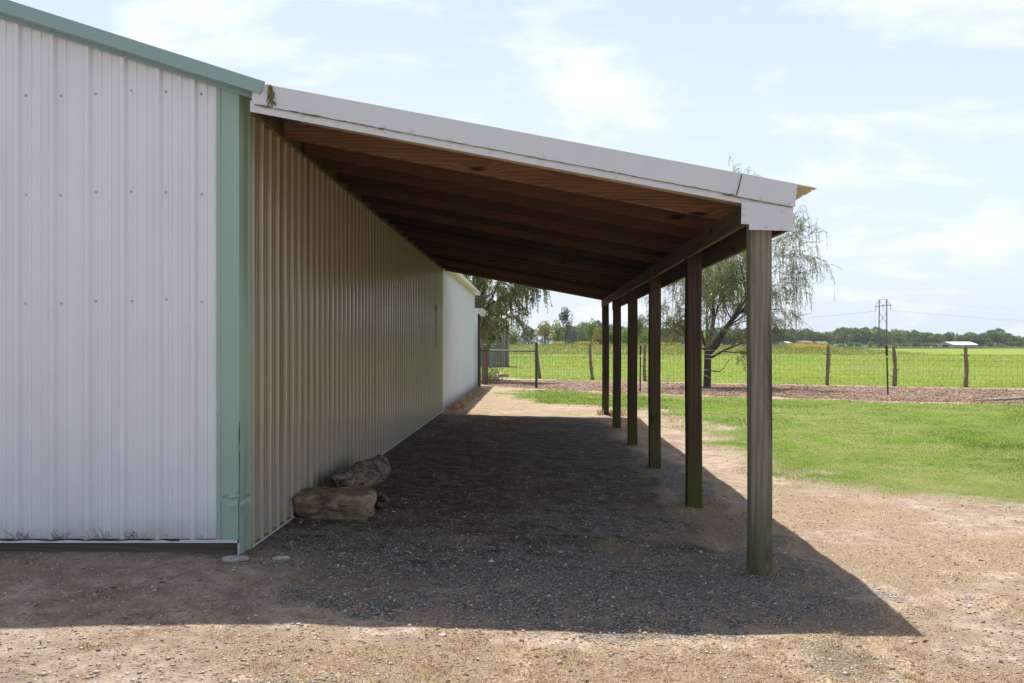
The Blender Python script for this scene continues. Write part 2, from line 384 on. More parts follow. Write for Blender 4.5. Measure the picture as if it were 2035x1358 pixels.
def soil_shade_f(x, y):  # where the ground colour is darkened to deepen shade under the lean-to roof
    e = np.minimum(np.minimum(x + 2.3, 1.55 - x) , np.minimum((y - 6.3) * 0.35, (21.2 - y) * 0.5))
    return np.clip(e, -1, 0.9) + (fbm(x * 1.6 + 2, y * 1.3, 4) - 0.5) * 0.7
def weed_f(x, y): return np.clip(sstep(146, 154, y + 8 * (fbm(x * 0.2, y * 0.1, 3) - 0.5)) * (1 - sstep(42, 62, x + 10 * (fbm(x * 0.2 + 7, y * 0.1, 3) - 0.5))), 0, 1)
def gold_f(x, y):
    g = fbm(x * 0.5, y * 0.12, 4)
    a = np.exp(-((y - 173) / 4) ** 2) * ((x > 3) & (x < 24)) * 0.62
    b = np.exp(-((y - 166) / 8) ** 2) * np.exp(-((x - 43) / 5.5) ** 2) * 0.9
    return (a + b) + g - 1.02

xs = np.concatenate([-np.geomspace(5.2, 2500, 62)[::-1], np.arange(-5.15, 7.0, 0.055), np.geomspace(7.05, 2500, 70)])
ys = np.concatenate([[-30, -12, -5, -1, 1.5, 2.6], np.arange(3.2, 12.5, 0.055), np.geomspace(12.6, 300, 175), np.geomspace(306, 5200, 34)])
gx, gy = np.meshgrid(xs, ys); gzv = ground_z(gx, gy)
gv = np.stack([gx, gy, gzv], -1).reshape(-1, 3)
nx, ny = len(xs), len(ys)
ii = (np.arange(ny - 1)[:, None] * nx + np.arange(nx - 1)[None, :]).reshape(-1)
gf = np.stack([ii, ii + 1, ii + nx + 1, ii + nx], -1)
gme = mesh_from(gv, gf, True)
fx, fy = gv[:, 0], gv[:, 1]
for nm, fn in (('lawn', lawn_f), ('mulch', mulch_f), ('field', field_f), ('gravel', gravel_f), ('straw', straw_f), ('weed', weed_f), ('gold', gold_f), ('soil_shade', soil_shade_f)):
    a = gme.attributes.new(nm, 'FLOAT', 'POINT'); a.data.foreach_set('value', np.clip(fn(fx, fy), -3, 3).astype(np.float32))

def ground_material():
    m, nt, b = new_mat('ground'); N = NT(nt); P = N.pos()
    fine = N.noise(P, 55, 6, 0.7); mid = N.noise(P, 7, 6, 0.65); big = N.noise(P, 0.9, 4, 0.5)
    dirt = N.ramp(N.math('ADD', N.math('MULTIPLY', fine, 0.55), N.math('MULTIPLY', mid, 0.5)), [(0.36, (0.20, 0.145, 0.11)), (0.50, (0.40, 0.30, 0.225)), (0.64, (0.58, 0.48, 0.385))])
    dirt = N.mix(N.math('MULTIPLY', N.step(N.noise(P, 2.3, 5, 0.6), 0.50, 0.70), 0.7), dirt, (0.26, 0.185, 0.14))
    thatch = N.ramp(N.noise(N.mapping(P, (60, 30, 60), rot=(0, 0, 0.9)), 1.0, 6, 0.75), [(0.37, (0.10, 0.065, 0.048)), (0.50, (0.30, 0.20, 0.14)), (0.62, (0.57, 0.44, 0.32))])
    dirt = N.mix(N.step(N.math('ADD', N.noise(P, 1.25, 6, 0.62), N.math('MULTIPLY_ADD', fine, 0.6, -0.3)), 0.50, 0.66), dirt, thatch)
    soil_shade = N.ramp(N.math('ADD', N.math('MULTIPLY', fine, 0.6), N.math('MULTIPLY', mid, 0.4)), [(0.40, (0.04, 0.033, 0.028)), (0.51, (0.12, 0.098, 0.078)), (0.62, (0.29, 0.25, 0.205))])
    dirt = N.mix(N.step(N.attr('soil_shade'), -0.1, 0.4), dirt, soil_shade)
    # gravel
    vc = N.voronoi(P, 62, 'Color'); vd = N.voronoi(P, 62, 'Distance')
    gcol = N.ramp(N.sep(vc)[0], [(0.0, (0.15, 0.14, 0.125)), (0.5, (0.27, 0.255, 0.23)), (1.0, (0.45, 0.43, 0.39))])
    gcol = N.mix(N.step(vd, 0.35, 0.75), gcol, (0.11, 0.10, 0.085))
    gk = N.step(N.math('ADD', N.attr('gravel'), N.math('ADD', N.math('MULTIPLY_ADD', mid, 0.9, -0.45), N.math('MULTIPLY_ADD', fine, 0.9, -0.45))), -0.15, 0.25)
    c = N.mix(N.math('MULTIPLY', gk, N.step(mid, 0.30, 0.55)), dirt, gcol)
    # dry grass thatch
    th = N.noise(N.mapping(P, (90, 40, 60), rot=(0, 0, 0.6)), 1.0, 5, 0.7)
    scol = N.ramp(th, [(0.34, (0.16, 0.11, 0.07)), (0.52, (0.38, 0.285, 0.18)), (0.68, (0.58, 0.47, 0.32))])
    sk = N.step(N.math('ADD', N.attr('straw'), N.math('MULTIPLY_ADD', fine, 0.5, -0.25)), -0.08, 0.18)
    c = N.mix(N.math('MULTIPLY', sk, N.math('MULTIPLY_ADD', N.step(N.attr('soil_shade'), 0.0, 0.5), -0.6, 0.8)), c, scol)
    # mulch of bark and fallen leaves along the fence
    mc = N.voronoi(P, 16, 'Color'); mcol = N.ramp(N.sep(mc)[0], [(0.0, (0.09, 0.05, 0.035)), (0.45, (0.22, 0.135, 0.095)), (0.8, (0.29, 0.195, 0.145)), (1.0, (0.42, 0.36, 0.31))])
    c = N.mix(N.step(N.attr('mulch'), -0.15, 0.2), c, mcol)
    # lawn
    lg = N.noise(P, 38, 6, 0.75); lm = N.math('ADD', N.math('MULTIPLY', N.noise(P, 1.4, 4, 0.6), 0.45), N.math('MULTIPLY', N.noise(N.mapping(P, (1, 0.7, 1)), 0.28, 3, 0.5), 0.58))
    lcol = N.ramp(lg, [(0.34, (0.085, 0.125, 0.02)), (0.52, (0.155, 0.225, 0.04)), (0.70, (0.25, 0.31, 0.085))])
    lcol = N.mix(N.math('MULTIPLY', N.step(lm, 0.46, 0.62), 0.75), lcol, N.mix(fine, (0.16, 0.19, 0.045), (0.34, 0.34, 0.13)))
    lk = N.step(N.math('ADD', N.attr('lawn'), N.math('ADD', N.math('MULTIPLY_ADD', fine, 1.6, -0.8), N.math('MULTIPLY_ADD', mid, 1.2, -0.6))), -0.45, 0.65)
    c = N.mix(lk, c, lcol)
    # pasture
    pg = N.noise(N.mapping(P, (1.0, 0.32, 1.0)), 1.3, 6, 0.7); pb = N.noise(N.mapping(P, (0.6, 0.16, 1)), 0.16, 4, 0.55)
    pcol = N.ramp(pg, [(0.34, (0.13, 0.18, 0.022)), (0.55, (0.185, 0.25, 0.028)), (0.72, (0.235, 0.29, 0.05))])
    pcol = N.mix(N.math('MULTIPLY', N.step(pb, 0.42, 0.66), 0.55), pcol, (0.22, 0.22, 0.065))
    c = N.mix(N.step(N.attr('field'), -0.3, 0.4), c, pcol)
    wcol = N.ramp(N.noise(N.mapping(P, (1, 0.5, 1)), 1.1, 6, 0.75), [(0.35, (0.12, 0.14, 0.035)), (0.55, (0.21, 0.22, 0.065)), (0.7, (0.30, 0.28, 0.12))])
    c = N.mix(N.math('MULTIPLY', N.attr('weed'), 0.9), c, wcol)
    c = N.mix(N.math('MULTIPLY', N.step(N.math('ADD', N.attr('gold'), N.math('MULTIPLY_ADD', pg, 1.6, -0.8)), 0.15, 0.5), 0.45), c, (0.40, 0.32, 0.05))
    nt.links.new(c, b.inputs['Base Color']); b.inputs['Roughness'].default_value = 0.95; b.inputs['Specular IOR Level'].default_value = 0.12
    h = N.math('ADD', N.math('MULTIPLY', fine, 0.9), N.math('ADD', N.math('MULTIPLY', mid, 0.9), N.math('MULTIPLY', N.math('MULTIPLY', vd, gk), -0.8)))
    nt.links.new(N.bump(h, 1.0, 0.03), b.inputs['Normal'])
    return m
M['ground'] = ground_material()
tag(link('ground', gme, M['ground']), kind='structure')

# distant blue ridge
rp = []
rx = np.linspace(-1800, 3200, 120)
rh = 8 + 13 * fbm(rx * 0.0012 + 4, rx * 0 + 1.5, 4)
rv = np.concatenate([np.stack([rx, np.full_like(rx, 2600.), np.full_like(rx, -5.)], -1), np.stack([rx, np.full_like(rx, 2700.), rh], -1), np.stack([rx, np.full_like(rx, 3300.), np.full_like(rx, -5.)], -1)])
k = np.arange(119); rf = np.concatenate([np.stack([k, k + 1, k + 121, k + 120], -1), np.stack([k + 120, k + 121, k + 241, k + 240], -1)])
M['ridge'] = plain_mat('wooded_ridge', (0.055, 0.085, 0.075), 0.95, scale=0.02)
tag(link('hills', mesh_from(rv, rf, True), M['ridge']), kind='structure')

# ------------------------------------------------------------------ the barn
barn = thing('metal_barn', 'long white ribbed metal barn with sage green corner and roof edge trim', 'barn', (0, 0, 0))
FW, XW = 6.80, -1.922          # front wall plane, side wall plane
BACK = 33.0
PITCH = 0.318
def rake_top(x): return CZ + 1.683 + PITCH * (-1.735 - x) if x > -6.9 else CZ + 1.683 + PITCH * (-1.735 + 6.9) - PITCH * (-6.9 - x)

def profile(length, first=0.0, rib=0.2286):
    """cross-section of ribbed sheet: major ribs 9 in apart with two low stiffeners between"""
    pts = [(0.0, 0.0)]
    u0 = first
    while u0 < length + 0.1:
        for du, h in ((-0.030, 0), (-0.014, 0.025), (0.012, 0.025), (0.030, 0), (0.066, 0), (0.072, 0.0065), (0.086, 0.0065), (0.092, 0), (0.130, 0), (0.136, 0.0065), (0.150, 0.0065), (0.156, 0)):
            u = u0 + du
            if 0.0005 < u < length - 0.0005: pts.append((u, h))
        u0 += rib
    pts.append((length, 0.0))
    return pts
def sheet(pts, place, zlo, ztop, seg=1):
    """pts: profile; place(u, h) -> (x, y); zlo(x,y), ztop(x,y)"""
    V = []; n = len(pts); rn = []
    for u, h in pts:
        rn += [1.0 if h > 0.015 else (0.35 if h > 0.003 else 0.0)] * (seg + 1)
        x, y = place(u, h); a, t = zlo(x, y), ztop(x, y)
        for s in range(seg + 1): V.append((x, y, a + (t - a) * s / seg))
    Fc = []
    k = seg + 1
    for i in range(n - 1):
        for s in range(seg): Fc.append((i * k + s, (i + 1) * k + s, (i + 1) * k + s + 1, i * k + s + 1))
    return mesh_from(V, Fc, False, rn)

# front wall panels, 36 in each, right to left; rib centres at the photograph's pitch
front_left = -11.9
rib_x0 = (36 + 69.8 * 5 - 1063) / 2078 * FW        # right-most rib centre
right_edge = (434 - 1063) / 2078 * FW + 0.02
x1 = right_edge
zb_front = CZ + (687 - 1071) / 2078 * FW
pan = rib_x0 - 0.2286 * 3 - 0.115
while x1 > front_left + 0.01:
    x0 = max(pan, front_left)
    first = (rib_x0 - x0) % 0.2286
    me = sheet(profile(x1 - x0, first), lambda u, h, x0=x0: (x0 + u, FW - h), lambda x, y: zb_front, lambda x, y: rake_top(x) - 0.03)
    link('wall_panel', me, M['white'], barn)
    x1 = x0 - 0.0; pan = x0 - 0.9144
# side wall panels under the lean-to and beyond it
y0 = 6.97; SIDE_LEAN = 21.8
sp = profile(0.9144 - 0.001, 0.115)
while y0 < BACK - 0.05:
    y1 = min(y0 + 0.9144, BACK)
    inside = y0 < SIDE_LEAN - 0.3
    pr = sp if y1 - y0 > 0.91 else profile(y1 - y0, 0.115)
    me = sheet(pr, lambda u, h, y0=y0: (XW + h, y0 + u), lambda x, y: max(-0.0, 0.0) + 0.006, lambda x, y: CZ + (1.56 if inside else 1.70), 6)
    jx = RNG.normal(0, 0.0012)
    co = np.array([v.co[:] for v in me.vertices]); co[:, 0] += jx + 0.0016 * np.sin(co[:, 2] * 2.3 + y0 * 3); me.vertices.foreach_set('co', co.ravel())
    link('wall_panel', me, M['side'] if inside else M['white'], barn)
    y0 = y1
link('end_wall', box_mesh(front_left, XW - 0.02, BACK - 0.03, BACK, 0, CZ + 1.70), M['white'], barn)
link('end_wall', box_mesh(front_left - 0.03, front_left - 0.001, FW + 0.02, BACK, 0, CZ + 1.70), M['white'], barn)
gp = [(front_left, CZ + 1.70), (XW - 0.02, CZ + 1.70), (-6.9, rake_top(-6.9) - 0.05)]
link('end_wall', prism_mesh(gp, BACK - 0.03, BACK), M['white'], barn)
# roof
rxp = [(-1.735, rake_top(-1.735) - 0.004), (-6.9, rake_top(-6.9) - 0.004), (-12.06, rake_top(-12.06) - 0.004), (-12.06, rake_top(-12.06) - 0.03), (-6.9, rake_top(-6.9) - 0.03), (-1.735, rake_top(-1.735) - 0.03)]
def roof_prism(a, b):
    return prism_mesh([(a[0], a[1] - 0.026), (b[0], b[1] - 0.026), (b[0], b[1]), (a[0], a[1])], 6.66, BACK + 0.1)
link('roof', roof_prism((-6.9, rake_top(-6.9) - 0.004), (-1.737, rake_top(-1.737) - 0.004)), M['green'], barn)
link('roof', roof_prism((-12.06, rake_top(-12.06) - 0.004), (-6.9, rake_top(-6.9) - 0.004)), M['green'], barn)
# eave trim along the open part of the side
link('eave_trim', prism_mesh([(XW + 0.022, CZ + 1.60), (XW + 0.03, CZ + 1.60), (-1.74, CZ + 1.585), (-1.72, CZ + 1.60), (-1.722, CZ + 1.69), (XW + 0.022, CZ + 1.715)], 22.05, BACK + 0.1), M['tan'], barn)
link('corner_trim', box_mesh(XW + 0.002, XW + 0.024, BACK - 0.12, BACK + 0.03, 0.0, CZ + 1.60), M['trim'], barn)
link('corner_trim', box_mesh(XW + 0.001, XW + 0.027, 21.80, 21.92, 0.0, CZ + 1.6), M['trim'], barn)
# rake trim: face, underside return and screwed flange
def rake_piece(xa, xb, cut=0.0):
    sec = [(6.640, 0.0), (6.640, -0.087), (6.757, -0.092), (6.763, -0.092), (6.763, -0.114), (6.770, -0.114), (6.770, -0.086), (6.650, -0.078), (6.650, 0.0)]
    V = []; n = len(sec)
    for x, c in ((xa, 0.0), (xb, cut)):
        for (y, dz) in sec:
            xx = x + c * dz
            V.append((xx, y, rake_top(xx) + dz))
    Fc = [tuple(range(n - 1, -1, -1)), tuple(range(n, 2 * n))] + [(i, (i + 1) % n, (i + 1) % n + n, i + n) for i in range(n)]
    return mesh_from(V, Fc)
link('rake_trim', rake_piece(-4.2, (527 - 1063) / 2078 * 6.64, 0.42), M['rake'], barn)
link('rake_trim', rake_piece(-6.9, -4.203), M['rake'], barn)
link('rake_trim', rake_piece(-12.06, -6.903), M['rake'], barn)
# green corner trim with a dented, creased foot
def corner_front():
    cols = [(-2.064, 6.781), (-2.058, 6.772), (-2.040, 6.772), (-2.034, 6.779), (-2.0, 6.779), (-1.975, 6.779), (-1.95, 6.779), (-1.918, 6.779)]
    zs = np.concatenate([np.linspace(zb_front - 0.0, 1.2, 46), [1.8, 2.4, rake_top(-1.918) - 0.075]])
    V = []
    for z in zs:
        for i, (x, y) in enumerate(cols):
            dx = dy = 0
            if z < 1.15:
                k = sstep(1.15, 0.1, z)
                dy = -0.010 * k * (0.5 + vnoise(np.array([x * 22.]), np.array([z * 9.]))[0]) * (i > 3)
                crease = math.exp(-((z - 0.355 + 0.03 * math.sin(x * 60)) / 0.012) ** 2)
                dy += 0.012 * crease * (i > 3)
                dy -= 0.010 * math.exp(-((z - 0.33) / 0.03) ** 2) * (i > 4)
            V.append((x + dx, y + dy, z))
    n = len(cols)
    Fc = [(r * n + i, r * n + i + 1, (r + 1) * n + i + 1, (r + 1) * n + i) for r in range(len(zs) - 1) for i in range(n - 1)]
    return mesh_from(V, Fc, False)
link('corner_trim', corner_front(), M['green'], barn)
def corner_side():
    cols = [6.779, 6.83, 6.90, 6.955, 6.968, 6.985, 6.99]
    hs = [0.0, 0.0, 0.0, 0.0, 0.009, 0.009, 0.0]
    zs = np.concatenate([np.linspace(-0.005, 1.2, 46), [1.8, 2.4, CZ + 1.69]])
    V = []
    for z in zs:
        for i, (y, h) in enumerate(zip(cols, hs)):
            d = 0
            if z < 1.1:
                k = float(sstep(1.1, 0.1, z)); d = 0.016 * k * (vnoise(np.array([y * 20.]), np.array([z * 7. + 3]))[0] - 0.35) * (i > 0)
                d -= 0.014 * math.exp(-((z - 0.345) / 0.014) ** 2) * (i > 0)
            V.append((-1.918 + (0.0 if i == 0 else 0.012) + h + d * (i < 5), y, z))
    n = len(cols)
    Fc = [(r * n + i, r * n + i + 1, (r + 1) * n + i + 1, (r + 1) * n + i) for r in range(len(zs) - 1) for i in range(n - 1)]
    return mesh_from(V, Fc, False)
link('corner_trim', corner_side(), M['green'], barn)
tear = [([(-1.914, 6.776, 0.86 + 0.0), (-1.913, 6.773, 0.78), (-1.917, 6.772, 0.7), (-1.912, 6.772, 0.62), (-1.914, 6.772, 0.5), (-1.913, 6.772, 0.36)], [0.001, 0.004, 0.002, 0.0025, 0.001, 0.0015]),
        ([(-1.925, 6.768, 0.37), (-1.96, 6.764, 0.362), (-2.02, 6.764, 0.368)], [0.0025, 0.0018, 0.0008])]
tube_obj('rust_crack', tear, M['rust'], barn, 5)
link('base_trim', box_mesh(front_left, -1.925, 6.752, 6.776, zb_front - 0.018, zb_front - 0.001), M['trim'], barn)
link('base_trim', box_mesh(-1.921, -1.914, 6.757, 6.775, -0.045, zb_front - 0.02), M['trim'], barn)
link('base_trim', box_mesh(XW + 0.021, XW + 0.032, 7.0, SIDE_LEAN, -0.02, 0.010), M['trim'], barn)
for i in range(4):
    a = -1.925 - i * 2.6; link('skirt_board', box_mesh(a - 2.597, a, 6.79, 6.83, -0.2, zb_front - 0.019), M['skirt'], barn)
# flashing on top of the wall under the rafters
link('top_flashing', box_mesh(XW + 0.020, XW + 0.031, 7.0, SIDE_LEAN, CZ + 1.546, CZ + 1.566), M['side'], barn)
link('ledger', box_mesh(XW - 0.02, XW + 0.012, 6.99, SIDE_LEAN, CZ + 1.562, CZ + 1.70), M['beam'], barn)
# screws (small hex heads) as one part
def screw_batch(pts, axis, r=0.0075, t=0.006):
    V, Fc = [], []
    for (x, y, z) in pts:
        o = len(V)
        for k2, (rr, d) in enumerate(((r * 1.35, 0.0), (r * 1.35, t * 0.25), (r, t * 0.3), (r * 0.8, t))):
            for q in range(6):
                a = q * math.pi / 3; ca, sa = rr * math.cos(a), rr * math.sin(a)
                V.append((x + ca, y - d, z + sa) if axis == 'y' else (x + d, y + ca, z + sa))
        for k2 in range(3):
            for q in range(6): Fc.append((o + k2 * 6 + q, o + k2 * 6 + (q + 1) % 6, o + (k2 + 1) * 6 + (q + 1) % 6, o + (k2 + 1) * 6 + q))
        Fc.append(tuple(o + 18 + q for q in range(6)))
    return mesh_from(V, Fc)
pts = []
for k2 in range(-4, 34):
    x = rib_x0 + 0.051 - 0.2286 * k2 * 1.0
    if x > right_edge - 0.02 or x < front_left: continue
    for h in (1.64, 0.99, 0.285, -1.238): pts.append((x + random.uniform(-.004, .004), FW, CZ + h + random.uniform(-.007, .007) + 0.012 * math.sin(k2)))
for k2 in range(22):
    x = -2.2 - 0.47 * k2; pts.append((x, 6.765, rake_top(x) - 0.104))
for x in (-1.97, -1.90, -1.85): pts.append((x, 6.765, rake_top(x) - 0.104))
for h in (0.50, 0.02, -0.42, -1.23): pts.append((-2.052, 6.772, CZ + h))
tag(link('screw', screw_batch(pts, 'y'), M['screw'], barn), kind='stuff')
pts = []
yy = 7.13
while yy < SIDE_LEAN:
    for h in (0.35, -0.27, 0.95): pts.append((XW + 0.001, yy, CZ + h + random.uniform(-.012, .012)))
    yy += 0.2286
tag(link('screw', screw_batch(pts, 'x', 0.009, 0.007), M['rust'], barn), kind='stuff')

# ------------------------------------------------------------------ the lean-to
lean = thing('lean_to', 'open lean-to of brown rafters on six square posts along the barn side', 'lean-to', (0, 0, 0))
SL = 0.188
def rb(x): return CZ + 0.95 + SL * (1.39 - x)      # underside of the rafters
RH = 0.125
def slanted(x0, x1, y0, y1, lo=0.0, hi=RH, nx=1):
    return prism_mesh([(x0, rb(x0) + lo), (x1, rb(x1) + lo), (x1, rb(x1) + hi), (x0, rb(x0) + hi)], y0, y1)
REND = 21.95
ry = [6.72, 7.86]
while ry[-1] < REND - 0.9: ry.append(ry[-1] + 0.70)
ry.append(REND - 0.04)
for y in ry:
    j = random.uniform(-0.006, 0.006)
    xl_ = -1.79 if y < 7 else -1.885
    zl_, zr_ = rb(xl_) + j, rb(1.614) + j * 0.3
    sec_ = [(-0.019, 0.009), (-0.010, 0.0), (0.010, 0.0), (0.019, 0.009)]
    V_ = []; NS = 14
    for s_ in range(NS + 1):
        q_ = s_ / NS; x_ = xl_ + (1.614 - xl_) * q_; zz = zl_ + (zr_ - zl_) * q_; bow = 0.006 * math.sin(q_ * math.pi) * math.sin(y * 5.1)
        for yy_, dz_ in sec_: V_.append((x_, yy_ + bow, zz + dz_))
        zt_ = rb(x_) + RH; V_.append((x_, 0.019 + bow, zt_)); V_.append((x_, -0.019 + bow, zt_))
    F_ = [(a * 6 + b, a * 6 + (b + 1) % 6, (a + 1) * 6 + (b + 1) % 6, (a + 1) * 6 + b) for a in range(NS) for b in range(6)]
    F_ += [tuple(range(5, -1, -1)), tuple(NS * 6 + q_ for q_ in range(6))]
    m_ = mesh_from(V_, F_)
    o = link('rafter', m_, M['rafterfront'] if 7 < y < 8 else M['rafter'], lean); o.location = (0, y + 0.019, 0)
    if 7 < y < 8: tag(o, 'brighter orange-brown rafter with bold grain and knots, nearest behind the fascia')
# blocks between rafters on the wall plate and on the beam
for i, y in enumerate(ry[1:-1]):
    if i % 3 == 1: link('block', box_mesh(-1.888, -1.85, y + 0.045, y + 0.125, CZ + 1.575, CZ + 1.64), M['rafter'], lean)
bm_ = link('beam', box_mesh(-0.019, 0.019, 6.73 - 14, 21.88 - 14, CZ + 0.808, CZ + 0.948, 0.003), M['beam'], lean); bm_.location = (1.409, 14, 0)
bm2 = link('beam', box_mesh(-0.019, 0.019, 6.74 - 14, 21.9 - 14, CZ + 0.745, CZ + 0.985, 0.003), M['beam'], lean); bm2.location = (1.636, 14, 0)
PX = 1.469
post_y = [6.845, 9.69, 12.83, 15.74, 18.73, 21.75]
for i, y in enumerate(post_y):
    m_ = bpy.data.meshes.new('m'); bm = bmesh.new()
    w = 0.0695; g0 = gz(PX, y) - 0.05
    zt = CZ + (0.93 if i else 0.9)
    nseg = 10; rings = []
    for s in range(nseg + 1):
        z = g0 + (zt - g0) * s / nseg
        ww = w + (0.004 if s == 0 else 0); cc = 0.008
        o_ = [(-ww + cc, -ww), (ww - cc, -ww), (ww, -ww + cc), (ww, ww - cc), (ww - cc, ww), (-ww + cc, ww), (-ww, ww - cc), (-ww, -ww + cc)]
        jx, jy = 0.003 * math.sin(s * 0.6 + i), 0.003 * math.cos(s * 0.5 + i * 2)
        rings.append([bm.verts.new((a + jx, b_ + jy, z)) for a, b_ in o_])
    for r0, r1 in zip(rings[:-1], rings[1:]):
        for q in range(8): bm.faces.new((r0[q], r0[(q + 1) % 8], r1[(q + 1) % 8], r1[q]))
    bm.faces.new(rings[-1]); bm.to_mesh(m_); bm.free()
    o = link('post', m_, M['postgrey'] if i == 0 else M['post'], lean); o.location = (PX, y, 0)
    if i == 0: tag(o, 'grey weathered front post with green algae at its foot')
# white metal fascia at the front, in two lengths, over a lower strip
FY = 6.66
def fz(px, py, Y=FY): return atp(px, py, Y)
def poly_plate(name, pxs, Y, th, mat_, bevel=0):
    return link(name, prism_mesh([fz(a, b_, Y) for a, b_ in pxs], Y, Y + th), mat_, lean)
poly_plate('fascia', [(499, 214), (536, 216), (538, 170), (503, 164)], 6.662, 0.004, M['trim'])
poly_plate('fascia', [(537.5, 215), (1463, 389), (1474, 345), (537.5, 170)], 6.656, 0.005, M['trim'])
poly_plate('fascia', [(1465, 390), (1580, 412), (1585, 366), (1476, 345)], 6.652, 0.005, M['trim'])
poly_plate('fascia_strip', [(497, 222), (1473, 404), (1577, 418), (1577, 400), (1473, 380), (497, 200)], 6.668, 0.006, M['trim'])
poly_plate('end_plate', [(1473, 445), (1489, 446), (1489, 457), (1577, 459), (1576, 412), (1474, 400)], 6.662, 0.005, M['trim'])
# moss and screws along the seam
seam = [([(*(lambda p: (p[0], 6.654, p[1]))(fz(x, 213.5 + (x - 535) * 0.1887 + random.uniform(-.6, .6), 6.654)),) for x in range(505, 1462, 9)], [random.choice([0.002, 0.003, 0.0045, 0.0065]) if x < 760 else random.choice([0.0015, 0.0022, 0.003]) for x in range(505, 1462, 9)]),
        ([(*(lambda p: (p[0], 6.650, p[1]))(fz(x, 392 + (x - 1466) * 0.19 + random.uniform(-.6, .6), 6.65)),) for x in range(1436, 1578, 6)], [random.choice([0.0015, 0.0028, 0.004]) for x in range(1436, 1578, 6)]),
        ([(*(lambda p: (p[0], 6.650, p[1]))(fz(1463.5 + (389 - y) * 0.25, y, 6.65)),) for y in range(345, 392, 6)], [random.choice([0.002, 0.003, 0.004]) for y in range(345, 392, 6)])]
# tuft of dead vine hanging on the joint by the barn
for k2 in range(16):
    x = 537 + random.uniform(-3, 3)
    p = [(*(lambda p: (p[0], 6.648 - random.uniform(0, .012), p[1]))(fz(x + random.uniform(-3.5, 3.5) + (q * 0.9 if k2 % 2 else 0), 172 + q * 7 + random.uniform(-3, 3), 6.648)),) for q in range(random.randint(4, 7))]
    seam.append((p, [random.uniform(0.002, 0.005) for _ in p]))
tag(tube_obj('moss', seam, M['moss'], lean, 4), kind='stuff')
pts = []
for px, py in ((597, 226), (670, 239), (762, 255), (819, 263), (894, 280), (971, 294), (1080, 313), (1225, 345)):
    for dy in (-3.5, 7.5):
        x, z = fz(px + random.uniform(-2, 2), py + dy, 6.654); pts.append((x, 6.655 if dy < 0 else 6.667, z))
for px, py in ((1459, 384), (1513, 395), (1562, 406), (1569, 406), (1480, 413), (1480, 427), (1483, 441), (1524, 451), (1556, 421), (1556, 453)):
    x, z = fz(px, py, 6.655); pts.append((x, 6.651 if py < 410 else 6.661, z))
tag(link('screw', screw_batch(pts, 'y', 0.009, 0.007), M['trim'], lean), kind='stuff')
# corrugated roof sheets running down the slope
def roof_sheet(y0, y1):
    pr = profile(y1 - y0, 0.115); V = []
    for x in (-1.79, 1.80):
        for u, h in pr: V.append((x, y0 + u, rb(x) + RH + 0.004 + h))
    n = len(pr); Fc = [(i, i + n, i + n + 1, i + 1) for i in range(n - 1)]
    return mesh_from(V, Fc)
y = 6.665
while y < REND + 0.02:
    y1 = min(y + 0.9144, REND + 0.05)
    if y1 - y < 0.1: break
    link('roof_panel', roof_sheet(y, y1), M['tan'], lean); y = y1

# ------------------------------------------------------------------ things against the wall
def rock_mesh(sx, sy, sz, seed, n=4, flat=0.35, rough=0.10, box=3.2):
    bm = bmesh.new(); bmesh.ops.create_icosphere(bm, subdivisions=n, radius=1.0)
    r = random.Random(seed); ox, oy = r.uniform(0, 50), r.uniform(0, 50)
    for v in bm.verts:
        p = v.co; q = (abs(p.x) ** box + abs(p.y) ** box + abs(p.z) ** box) ** (1 / box)
        d = 1.0 / q
        d *= 1 + rough * (fbm(np.array([p.x * 1.7 + ox + p.z]), np.array([p.y * 1.7 + oy - p.z * 1.3]), 4)[0] - 0.5) * 2
        v.co = Vector((p.x * sx * d, p.y * sy * d, p.z * sz * d))
    for f in bm.faces: f.smooth = True
    me = bpy.data.meshes.new('m'); bm.to_mesh(me); bm.free(); return me
def rock_mat():
    m, nt, b = new_mat('brown_sandstone'); N = NT(nt); P = N.coord('Object')
    lay = N.noise(N.mapping(P, (6, 6, 15)), 1.0, 6, 0.7, 0.8); bl = N.noise(P, 9, 5, 0.6)
    c = N.ramp(N.math('ADD', N.math('MULTIPLY', lay, 0.6), N.math('MULTIPLY', bl, 0.4)), [(0.38, (0.07, 0.05, 0.035)), (0.5, (0.22, 0.155, 0.10)), (0.62, (0.42, 0.32, 0.20))])
    nt.links.new(c, b.inputs['Base Color']); b.inputs['Roughness'].default_value = 0.9
    nt.links.new(N.bump(N.math('ADD', lay, bl), 0.7, 0.02), b.inputs['Normal']); return m
M['rock'] = rock_mat()
me = rock_mesh(0.31, 0.22, 0.102, 3, 5, rough=0.20, box=10)
for v in me.vertices:
    if v.co.x < -0.12: v.co.z *= 1 - 0.9 * (abs(v.co.x) - 0.12) if v.co.z > 0 else 1
st = link('sandstone_block', me, M['rock']); st.location = (-1.61, 8.42, gz(-1.56, 8.42) + 0.095); st.rotation_euler = (0, 0.02, 0.06)
tag(st, 'flat brown sandstone block on the gravel in front of the log', 'stone')

